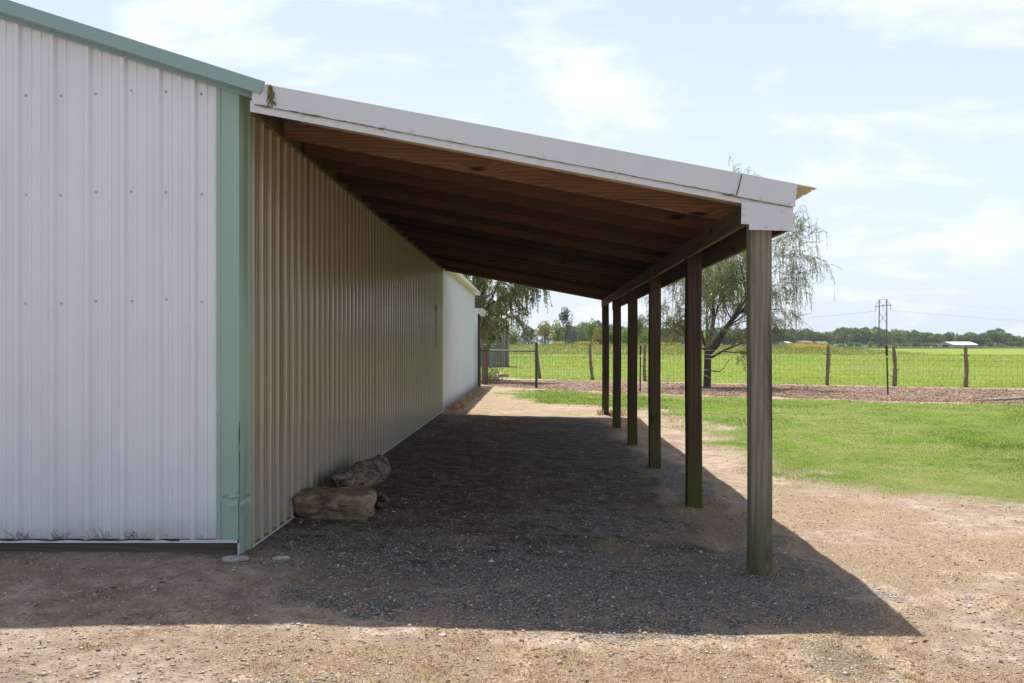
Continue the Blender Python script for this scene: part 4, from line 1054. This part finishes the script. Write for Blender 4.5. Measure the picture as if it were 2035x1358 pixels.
link('door', mesh_from([on_gable(.32, g), on_gable(.70, g), on_gable(.70, ze - .1), on_gable(.32, ze - .1), *[tuple(np.array(on_gable(q, z)) + (-.08, -.08, 0)) for q, z in ((.32, g), (.70, g), (.70, ze - .1), (.32, ze - .1))]], [(4, 5, 6, 7), (0, 4, 7, 3), (1, 2, 6, 5), (3, 7, 6, 2)]), M['darkopen'], t)
t, g, ze, A, D = gable_house('house', 'low brown-roofed house with pale wall beyond the yellow flowers', 'house', 1583, 1618, 678.2, 681.5, 688, 455, M['brownroof'], M['palewall'], 7.0, 3.0)
for k2 in range(3):
    xw_ = A[0] + 1.6 + 2.0 * k2; link('window', box_mesh(xw_, xw_ + 0.9, 454.85, 454.98, g + 1.0, ze - 0.35), M['darkopen'], t)
t, g, ze, A, D = gable_house('house', 'small hipped brown-roofed wing right of the low brown-roofed house', 'house', 1618.5, 1646, 679.4, 683.2, 688, 452, M['brownroof'], M['palewall'], 6.0, 2.0)
link('garage_opening', box_mesh(A[0] + 0.4, A[0] + 2.4, 451.85, 451.98, g, ze - 0.2), M['darkopen'], t)
gable_house('house', 'pale green-roofed building at the left end of the far farmyard', 'house', 1554, 1574, 679.5, 682.0, 688, 460, M['greenroof'], M['palewall'], 6.0, 2.5)

# ------------------------------------------------------------------ power line
PYM = plain_mat('pylon_timber', (0.10, 0.075, 0.085), 0.8, scale=1)
PY = 430.0
def pxy(px, py, Y=PY): p = atp(px, py, Y); return (p[0], Y, p[1])
pyl = thing('power_pylon', 'tall H-frame timber power pylon standing in the far pasture', 'pylon', (0, 0, 0))
tube_obj('pole', [([pxy(1746.5, 692), pxy(1747.5, 596)], [0.26, 0.2])], PYM, pyl, 8)
tube_obj('pole', [([pxy(1762, 692), pxy(1762.3, 595)], [0.28, 0.22])], PYM, pyl, 8)
tube_obj('crossarm', [([pxy(1739.5, 609.3), pxy(1771.5, 606.5)], 0.16)], PYM, pyl, 6)
tube_obj('crossarm', [([pxy(1747, 596.5), pxy(1762, 595.5)], 0.09)], PYM, pyl, 6)
tube_obj('brace', [([pxy(1747.3, 621), pxy(1761.5, 643)], 0.09), ([pxy(1761.5, 621), pxy(1747.3, 643)], 0.09)], PYM, pyl, 6)
tube_obj('brace', [([pxy(1740.5, 608), pxy(1747.3, 598)], 0.08), ([pxy(1747.5, 598), pxy(1755, 608)], 0.08), ([pxy(1762, 598), pxy(1755, 608)], 0.08), ([pxy(1762.3, 598), pxy(1771, 606)], 0.08)], PYM, pyl, 6)
for x, y in ((1740.5, 609.5), (1755, 608.5), (1770, 607)):
    tube_obj('insulator', [([pxy(x, y), pxy(x, y + 9)], 0.13)], M['palewall'], pyl, 6)
M['line'] = plain_mat('power_cable', (0.10, 0.10, 0.11), 0.7)
def cable(p0, Y0, p1, Y1, sag, lab, r):
    a = np.array((atp(p0[0], p0[1], Y0)[0], Y0, atp(p0[0], p0[1], Y0)[1])); b_ = np.array((atp(p1[0], p1[1], Y1)[0], Y1, atp(p1[0], p1[1], Y1)[1]))
    P = []
    for i in range(21):
        q = i / 20; p = a * (1 - q) + b_ * q; p[2] -= sag * 4 * q * (1 - q); P.append(p)
    tag(tube_obj('power_cable', [(P, r)], M['line'], None, 4), lab, 'power cable', 'cables of the power line')
cable((1740.5, 618.5), PY, (1200, 640), 640, 3.0, 'lower power cable running left from the pylon behind the willow', 0.045)
cable((1747.5, 596.5), PY, (1250, 600), 640, 2.0, 'thin upper power cable running left from the pylon', 0.018)
cable((1770, 616), PY, (2400, 660), 620, 1.5, 'lower power cable running right from the pylon', 0.022)
cable((1755, 617), PY, (2400, 650), 620, 1.5, 'middle power cable running right from the pylon', 0.02)
cable((1762.3, 596), PY, (2400, 630), 620, 1.5, 'thin upper power cable running right from the pylon', 0.015)

# ------------------------------------------------------------------ ground cover
def blades(name, x, y, h, w, bend, mat_, lab=None, seg2=True, zoff=-0.004, spread=1.0, rv=None, seed=1):
    rng = np.random.default_rng(seed); n = len(x); z = ground_z(x, y) + zoff
    a = rng.uniform(0, 2 * math.pi, n); dx, dy = np.cos(a), np.sin(a); lean_ = rng.uniform(0.1, 1.0, n) * bend
    b = rng.uniform(0, 2 * math.pi, n); sx, sy = np.cos(b) * w * 0.5, np.sin(b) * w * 0.5
    base = np.stack([x, y, z], -1)
    mid = base + np.stack([dx * lean_ * h * 0.4, dy * lean_ * h * 0.4, h * 0.62 * np.ones(n)], -1)
    tip = base + np.stack([dx * lean_ * h * 1.15, dy * lean_ * h * 1.15, h * (1 - 0.35 * lean_)], -1)
    s = np.stack([sx, sy, np.zeros(n)], -1)
    if seg2:
        v = np.stack([base - s, base + s, mid + s * 0.8, mid - s * 0.8, tip], 1).reshape(-1, 3)
        k = np.arange(n)[:, None] * 5
        f = np.concatenate([k + [0, 1, 2], k + [0, 2, 3], k + [3, 2, 4]], 0); rep = 5
    else:
        v = np.stack([base - s, base + s, tip], 1).reshape(-1, 3); f = np.arange(3 * n).reshape(-1, 3); rep = 3
    r = rng.random(n) if rv is None else rv
    o = link(name, mesh_from(v, f, False, np.repeat(r, rep)), mat_)
    return tag(o, lab, None, None, 'stuff')
def scatter(n, x0, x1, y0, y1, fn, p=1.0, rng=RNG):
    """positions with roughly even density on the image: more per area near the camera"""
    y = 1 / rng.uniform(1 / y1, 1 / y0, n) if p == 1 else rng.uniform(y0, y1, n)
    x = rng.uniform(x0, x1, n) if p != 1 else None
    if x is None:
        lo = np.maximum(x0, -0.56 * y - 2.5); hi = np.minimum(x1, 0.60 * y + 4.5); x = lo + (hi - lo) * rng.random(n)
    keep = fn(x, y); return x[keep], y[keep]
def not_barn(x, y): return ~((x < -1.86) & (y > 6.74))
M['straw'] = leaf_mat('dry_grass_blade', ((0.19, 0.12, 0.07), (0.46, 0.325, 0.20), (0.70, 0.55, 0.38)), 0.2, 0.8, through=(1.1, 1.0, 0.85))
M['grass'] = leaf_mat('lawn_blade', ((0.065, 0.115, 0.016), (0.145, 0.215, 0.036), (0.30, 0.335, 0.11)), 0.4, 0.5)
M['weeds'] = leaf_mat('weed_blade', ((0.10, 0.12, 0.03), (0.20, 0.21, 0.065), (0.33, 0.31, 0.14)), 0.45, 0.7)
M['yellow'] = leaf_mat('goldenrod', ((0.30, 0.22, 0.02), (0.50, 0.36, 0.03), (0.62, 0.47, 0.06)), 0.2, 0.7)

# straw: dense where the mask is high, sparse crumbs elsewhere
def sm(x, y):
    s = straw_f(x, y); l = lawn_f(x, y)
    pr = np.clip(0.10 + 2.2 * (s + 0.10), 0.05, 1.0) * np.where(l > 0.15, 0.15, 1.0) * np.where(gravel_f(x, y) > 0.2, 0.45, 1.0) * np.where(soil_shade_f(x, y) > 0.1, 0.6, 1.0)
    return (RNG.random(len(x)) < pr) & not_barn(x, y)
x, y = scatter(620000, -9, 12, 3.2, 16, sm)
blades('dry_grass', x, y, RNG.gamma(3.0, 0.0055, len(x)) * (1 + 0.5 * (straw_f(x, y) > 0.1)) + 0.004, RNG.uniform(0.0016, 0.0032, len(x)) * np.clip(y / 6, 1, 2.2), 2.2, M['straw'], 'short dry straw-coloured grass on the dirt', False, seed=3)
x, y = scatter(40000, -2, 14, 14, 42, lambda x, y: (RNG.random(len(x)) < np.clip(0.25 + 2 * straw_f(x, y), 0.1, 1)) & (lawn_f(x, y) < 0.2) & (field_f(x, y) < 0) & (mulch_f(x, y) < 0.1) & not_barn(x, y))
blades('dry_grass', x, y, RNG.uniform(0.015, 0.05, len(x)), RNG.uniform(0.006, 0.012, len(x)), 1.2, M['straw'], 'dry straw-coloured grass between the barn and the lawn', False, seed=4)
# taller tufts round post feet, along the wall beyond the lean-to and on the shadow edge
tx, ty, th = [], [], []
def tuft(cx, cy, n, r, h):
    a = RNG.uniform(0, 6.28, n); rr = r * np.sqrt(RNG.random(n)); tx.append(cx + rr * np.cos(a)); ty.append(cy + rr * np.sin(a)); th.append(RNG.uniform(0.4, 1.0, n) * h)
for i, y_ in enumerate(post_y):
    tuft(PX, y_, 60 if i else 70, 0.15, 0.06 if i < 5 else 0.16)
tuft(PX + 0.15, 21.7, 260, 0.35, 0.20); tuft(PX + 0.04, 6.74, 26, 0.07, 0.14); tuft(1.35, 9.55, 160, 0.35, 0.07); tuft(1.62, 9.8, 220, 0.28, 0.09)
for q in range(150): tuft(-1.78 + abs(RNG.normal(0, 0.13)), RNG.uniform(22, 32.8), 26, 0.10, 0.12)
for q in range(90):
    yq = RNG.uniform(4.3, 6.2); xq = RNG.uniform(-1.2, 3.2)
    if straw_f(np.array([xq]), np.array([yq]))[0] > -0.08: tuft(xq, yq, 34, 0.045, 0.045)
for q in range(230):
    xq, yq = RNG.uniform(-1.4, 3.0), RNG.uniform(3.9, 5.6)
    if straw_f(np.array([xq]), np.array([yq]))[0] > -0.02: tuft(xq, yq, 40, 0.05, 0.04)
for q in range(50): tuft(RNG.uniform(-2.3, 2.4), 4.95 + RNG.normal(0, .12), 22, 0.035, 0.042)
for q in range(24): tuft(RNG.uniform(-3.7, -2.1), RNG.uniform(5.6, 6.74), 14, 0.03, 0.03)
tx, ty, th = map(np.concatenate, (tx, ty, th)); kk = ~((tx < -1.88) & (ty > 6.72)) & ~((np.abs(tx - PX) < 0.065) & (ty > 6.78)); tx, ty, th = tx[kk], ty[kk], th[kk]
blades('dry_grass_tufts', tx, ty, th, np.clip(0.0028 * ty / 6, 0.002, 0.010), 1.3, M['straw'], 'dry tufts of grass at the post feet and wall', True, seed=5)
# moss and dead vines at the foot of the front wall
mv = []
for cx0 in (-3.30, -3.06, -2.83, -2.60):
    for q in range(7):
        p0 = np.array([cx0 + random.uniform(-.07, .07), 6.765, zb_front + 0.0]); P_ = [p0]
        for s in range(5): p0 = p0 + np.array([random.uniform(-.022, .022), random.uniform(-.006, .004), random.uniform(-0.004, .022)]); P_.append(p0)
        mv.append((P_, 0.0013))
mv.append(([(-3.45 + 0.055 * i, 6.749, zb_front + random.uniform(-.002, .004)) for i in range(22)], [random.choice([.001, .003, .005]) for i in range(22)]))
tag(tube_obj('dead_vine', mv, M['rust'], None, 4), 'dried vine threads along the bottom edge of the front wall', None, None, 'stuff')

# stones and gravel
def stones(name, x, y, s, mat_, lab, seed):
    rng = np.random.default_rng(seed); n = len(x)
    o = np.array([(1, 0, 0), (-1, 0, 0), (0, 1, 0), (0, -1, 0), (0, 0, 1), (0, 0, -1)], float)
    fc = np.array([(0, 2, 4), (2, 1, 4), (1, 3, 4), (3, 0, 4), (2, 0, 5), (1, 2, 5), (3, 1, 5), (0, 3, 5)])
    v = o[None] * (s[:, None, None] * rng.uniform(0.55, 1.3, (n, 6, 1))) * np.array([1, 1, 0.55])
    v = v + rng.normal(0, 0.18, v.shape) * s[:, None, None]
    a = rng.uniform(0, 6.28, n); ca, sa = np.cos(a)[:, None], np.sin(a)[:, None]
    vx = v[..., 0] * ca - v[..., 1] * sa; vy = v[..., 0] * sa + v[..., 1] * ca
    v = np.stack([vx + x[:, None], vy + y[:, None], v[..., 2] + (ground_z(x, y) + s * 0.12)[:, None]], -1).reshape(-1, 3)
    f = (fc[None] + (np.arange(n) * 6)[:, None, None]).reshape(-1, 3)
    return tag(link(name, mesh_from(v, f, False, np.repeat(rng.random(n), 6)), mat_), lab, None, None, 'stuff')
def stone_mat(name, stops):
    m, nt, b = new_mat(name); N = NT(nt); nt.links.new(N.ramp(N.attr('rnd'), stops), b.inputs['Base Color']); b.inputs['Roughness'].default_value = 0.85; return m
M['gravel'] = stone_mat('gravel_stone', [(0, (0.13, 0.125, 0.115)), (0.5, (0.28, 0.27, 0.25)), (0.85, (0.43, 0.415, 0.38)), (1, (0.62, 0.59, 0.53))])
M['crumb'] = stone_mat('dirt_crumb', [(0, (0.17, 0.12, 0.09)), (0.5, (0.34, 0.25, 0.185)), (0.85, (0.45, 0.37, 0.30)), (1, (0.60, 0.55, 0.48))])
def gm(x, y): return (RNG.random(len(x)) < np.clip(0.12 + 1.6 * (gravel_f(x, y) + 0.1), 0.03, 1)) & not_barn(x, y) & (lawn_f(x, y) < 0)
x, y = scatter(76000, -6, 6, 3.2, 12, gm)
stones('gravel', x, y, RNG.gamma(3, 0.0013, len(x)) + 0.002, M['gravel'], 'grey crushed gravel under and around the lean-to', 8)
x, y = scatter(90000, -7, 10, 3.2, 12, lambda x, y: (lawn_f(x, y) < 0) & not_barn(x, y))
stones('dirt_clods', x, y, RNG.gamma(2.2, 0.0019, len(x)) + 0.002, M['crumb'], 'tan crumbs and clods of dry earth', 9)
# mulch strip: bark chips and fallen leaves
M['chips'] = stone_mat('bark_chip', [(0, (0.08, 0.045, 0.03)), (0.5, (0.22, 0.135, 0.095)), (0.85, (0.33, 0.235, 0.18)), (1, (0.52, 0.47, 0.42))])
x, y = scatter(42000, -2.2, 30, 22, 46, lambda x, y: (mulch_f(x, y) > -0.1) & not_barn(x, y) & (y > 22))
s_ = RNG.uniform(0.012, 0.035, len(x)); stones('mulch', x, y, s_, M['chips'], 'reddish bark and leaf litter along the fence', 10)
# rusty dry weeds on the near rim of the mulch and under the fence
x, y = scatter(60000, -2, 30, 21, 46, lambda x, y: ((np.abs(mulch_f(x, y)) < 0.5) | (np.abs(field_f(x, y)) < 0.25)) & not_barn(x, y) & (RNG.random(len(x)) < 0.55))
M['rusty'] = leaf_mat('rusty_weed', ((0.16, 0.07, 0.035), (0.36, 0.20, 0.11), (0.52, 0.37, 0.22)), 0.3, 0.8, through=(1.1, 1.0, 0.8))
blades('dry_weeds', x, y, RNG.uniform(0.04, 0.16, len(x)), RNG.uniform(0.008, 0.018, len(x)), 0.9, M['rusty'], 'rust-coloured dry weeds edging the mulch strip', False, seed=12)
# fallen leaves and twigs
x, y = scatter(900, -5, 6, 3.8, 14, lambda x, y: not_barn(x, y) & (lawn_f(x, y) < .5))
c = np.stack([x, y, ground_z(x, y) + 0.004], -1); d = RNG.normal(size=(len(x), 3)) * (1, 1, 0.35)
v, f = leaf_quads(c, d, RNG.uniform(0.02, 0.055, len(x)), RNG.uniform(0.010, 0.022, len(x)))
v[:, 2] = np.maximum(v[:, 2], ground_z(v[:, 0], v[:, 1]) + 0.003)
M['deadleaf'] = leaf_mat('dead_leaf', ((0.10, 0.04, 0.02), (0.25, 0.12, 0.06), (0.45, 0.30, 0.18)), 0.2, 0.7)
tag(link('fallen_leaves', mesh_from(v, f, False, np.repeat(RNG.random(len(x)), 4)), M['deadleaf']), 'scattered dead brown leaves on the ground', None, None, 'stuff')

# lawn
x, y = scatter(560000, 0, 30, 9, 34, lambda x, y: (RNG.random(len(x)) < np.clip(0.5 + lawn_f(x, y) * 0.9, 0, 1)) & (mulch_f(x, y) < 0.1) & not_barn(x, y) & (RNG.random(len(x)) < 0.35 + fbm(x * 1.2, y * 0.7, 3)))
tall = np.clip((fbm(x * 0.7 + 2, y * 0.5 + 5, 4) - 0.5) * 4, 0, 1)
blades('lawn_grass', x, y, RNG.uniform(0.010, 0.026, len(x)) * (1 + 1.0 * tall) * np.clip(y / 14, 0.8, 1.7), RNG.uniform(0.003, 0.006, len(x)) * np.clip(y / 10, 1, 2.6), 1.0, M['grass'], 'mown green lawn grass', False, rv=np.clip(RNG.normal(0.62, 0.22, len(x)) - 0.25 * tall, 0, 1), seed=13)
x, y = scatter(22000, -1.6, 3, 21, 36, lambda x, y: (lawn_f(x, y) > 0) & (mulch_f(x, y) < 0.1))
blades('lawn_grass', x, y, RNG.uniform(0.02, 0.055, len(x)), RNG.uniform(0.008, 0.014, len(x)), 0.9, M['grass'], 'thick green grass in front of the gate', False, seed=14)
M['coarse'] = leaf_mat('coarse_grass_blade', ((0.10, 0.20, 0.02), (0.17, 0.31, 0.035), (0.30, 0.42, 0.09)), 0.55, 0.5)
def clumps(x, y):
    b = np.exp(-((y - 16.6) / 0.9) ** 2) * ((x > 2.8) & (x < 8)) + np.exp(-((y - 24.5) / 1.6) ** 2) + 0.6 * np.exp(-((y - 20.5) / 0.8) ** 2)
    return (lawn_f(x, y) > 0.2) & (mulch_f(x, y) < 0.1) & not_barn(x, y) & (fbm(x * 2.6 + 40, y * 2.0, 4) + 0.16 * b > 0.60 + 0.16 * RNG.random(len(x)))
x, y = scatter(330000, 1, 30, 12, 30, clumps)
blades('coarse_grass_clumps', x, y, RNG.uniform(0.02, 0.05, len(x)), RNG.uniform(0.006, 0.011, len(x)), 1.6, M['coarse'], 'brighter coarse grass clumps in the lawn', False, rv=np.clip(RNG.normal(0.6, 0.22, len(x)), 0, 1), seed=19)
# pasture
def sc_far(n, x0, x1, y0, y1, fn):
    y = y0 * (y1 / y0) ** RNG.random(n); lo = np.maximum(x0, -0.08 * y - 1); hi = np.minimum(x1, 0.62 * y + 6); x = lo + (hi - lo) * RNG.random(n); k = fn(x, y); return x[k], y[k]
x, y = sc_far(150000, -8, 110, 34, 150, lambda x, y: (field_f(x, y) > 0.2) & (RNG.random(len(x)) < 0.4 + 0.8 * fbm(x * 0.3, y * 0.12, 3)))
blades('pasture_grass', x, y, RNG.uniform(0.02, 0.07, len(x)) * np.clip(y / 60, 1, 2), RNG.uniform(0.015, 0.03, len(x)) * np.clip(y / 50, 1, 3), 0.9, M['grass'], 'bright green pasture grass beyond the fence', False, rv=np.clip(RNG.normal(0.65, 0.2, len(x)), 0, 1), seed=15)
x, y = sc_far(60000, -20, 62, 144, 186, lambda x, y: weed_f(x, y) > RNG.random(len(x)))
blades('bank_weeds', x, y, RNG.uniform(0.12, 0.38, len(x)), RNG.uniform(0.05, 0.11, len(x)), 0.6, M['weeds'], 'tall olive weeds covering the earth bank', False, seed=16)
x, y = sc_far(60000, 0, 60, 150, 186, lambda x, y: gold_f(x, y) > 0.12)
x = x[:3200]; y = y[:3200]; c = np.stack([x, y, ground_z(x, y) + RNG.uniform(0.3, 0.6, len(x))], -1)
v, f = leaf_quads(c, RNG.normal(size=c.shape), RNG.uniform(0.10, 0.22, len(x)), RNG.uniform(0.08, 0.16, len(x)))
tag(link('goldenrod', mesh_from(v, f, False, np.repeat(RNG.random(len(x)), 4)), M['yellow']), 'yellow goldenrod in bloom on the bank', None, None, 'stuff')
# pale reeds at the far field edge
x = RNG.uniform(52, 260, 9000); y = RNG.uniform(478, 490, 9000)
blades('reeds', x, y, RNG.uniform(0.5, 1.5, len(x)), RNG.uniform(0.25, 0.5, len(x)), 0.5, M['pale'], 'pale tall weeds at the far edge of the pasture', False, seed=17)

# fallen pole on the mulch edge, broken boards by the gate
def ground_stick(pts, r, name, lab, cat, m_):
    P = [(x, y, gz(x, y) + h) for x, y, h in pts]; return tag(tube_obj(name, [(P, r)], m_, None, 7), lab, cat)
a = img2ground(1935, 798, 1.4); b_ = img2ground(2060, 797, 1.4)
M['dryw'] = plain_mat('dry_pale_wood', (0.40, 0.36, 0.30), 0.85, scale=12, col2=(0.16, 0.13, 0.10))
ground_stick([(a[0], a[1], 0.03), ((a[0] + b_[0]) / 2, a[1] + 0.05, 0.05), (b_[0], b_[1], 0.09)], [0.012, 0.03, 0.045], 'fallen_pole', 'pale fallen pole lying on the right end of the mulch strip', 'pole', M['dryw'])
for i, (px, py, ln, an, lab) in enumerate(((988, 752, 0.42, 0.2, 'broken pale board lying lowest of the scraps behind the gate'), (1000, 749, 0.5, 2.8, 'curved piece of bark slanting over the board scraps behind the gate'), (992, 747, 0.32, 0.5, 'short board scrap on top of the pile behind the gate'))):
    X, Y = img2ground(px, py, 1.4); Y = 44 - i * 0.2; X = (px - 1063) / 2078 * Y
    dx, dz = math.cos(an) * ln / 2, abs(math.sin(an)) * ln / 2
    o = link('wood_scrap', box_mesh(-ln / 2, ln / 2, -0.09, 0.09, -0.02, 0.02, 0.004), M['dryw']); o.location = (X, Y, gz(X, Y) + 0.05 + 0.06 * i); o.rotation_euler = (0.5, 0.2 - 0.2 * i, an); tag(o, lab, 'wood scrap')
# leafy weed at the gate post
n = 900; xx = RNG.normal(atp(972, 0, 37.5)[0], 0.22, n); yy = RNG.normal(37.5, 0.2, n); hh = np.abs(RNG.normal(0, 0.28, n)); hh = np.minimum(hh, 0.75)
c = np.stack([xx * (1 - 0.2 * hh) + 0, yy, ground_z(xx, yy) + hh], -1); v, f = leaf_quads(c, RNG.normal(size=c.shape) + (0, 0, .6), 0.07, 0.03)
wd = thing('weed', 'leafy weed growing at the foot of the tan wooden post', 'plant', (0, 0, 0))
link('leaves', mesh_from(v, f, False, np.repeat(RNG.random(n), 4)), M['pale'], wd)
tube_obj('stem', [([(atp(972, 0, 37.5)[0] + dx_, 37.5, gz(-1.6, 37.5) - .02), (atp(972, 0, 37.5)[0] + dx_ * 1.6, 37.5, gz(-1.6, 37.5) + 0.5)], 0.006) for dx_ in (-.15, -.05, .05, .16)], M['twig'], wd, 4)
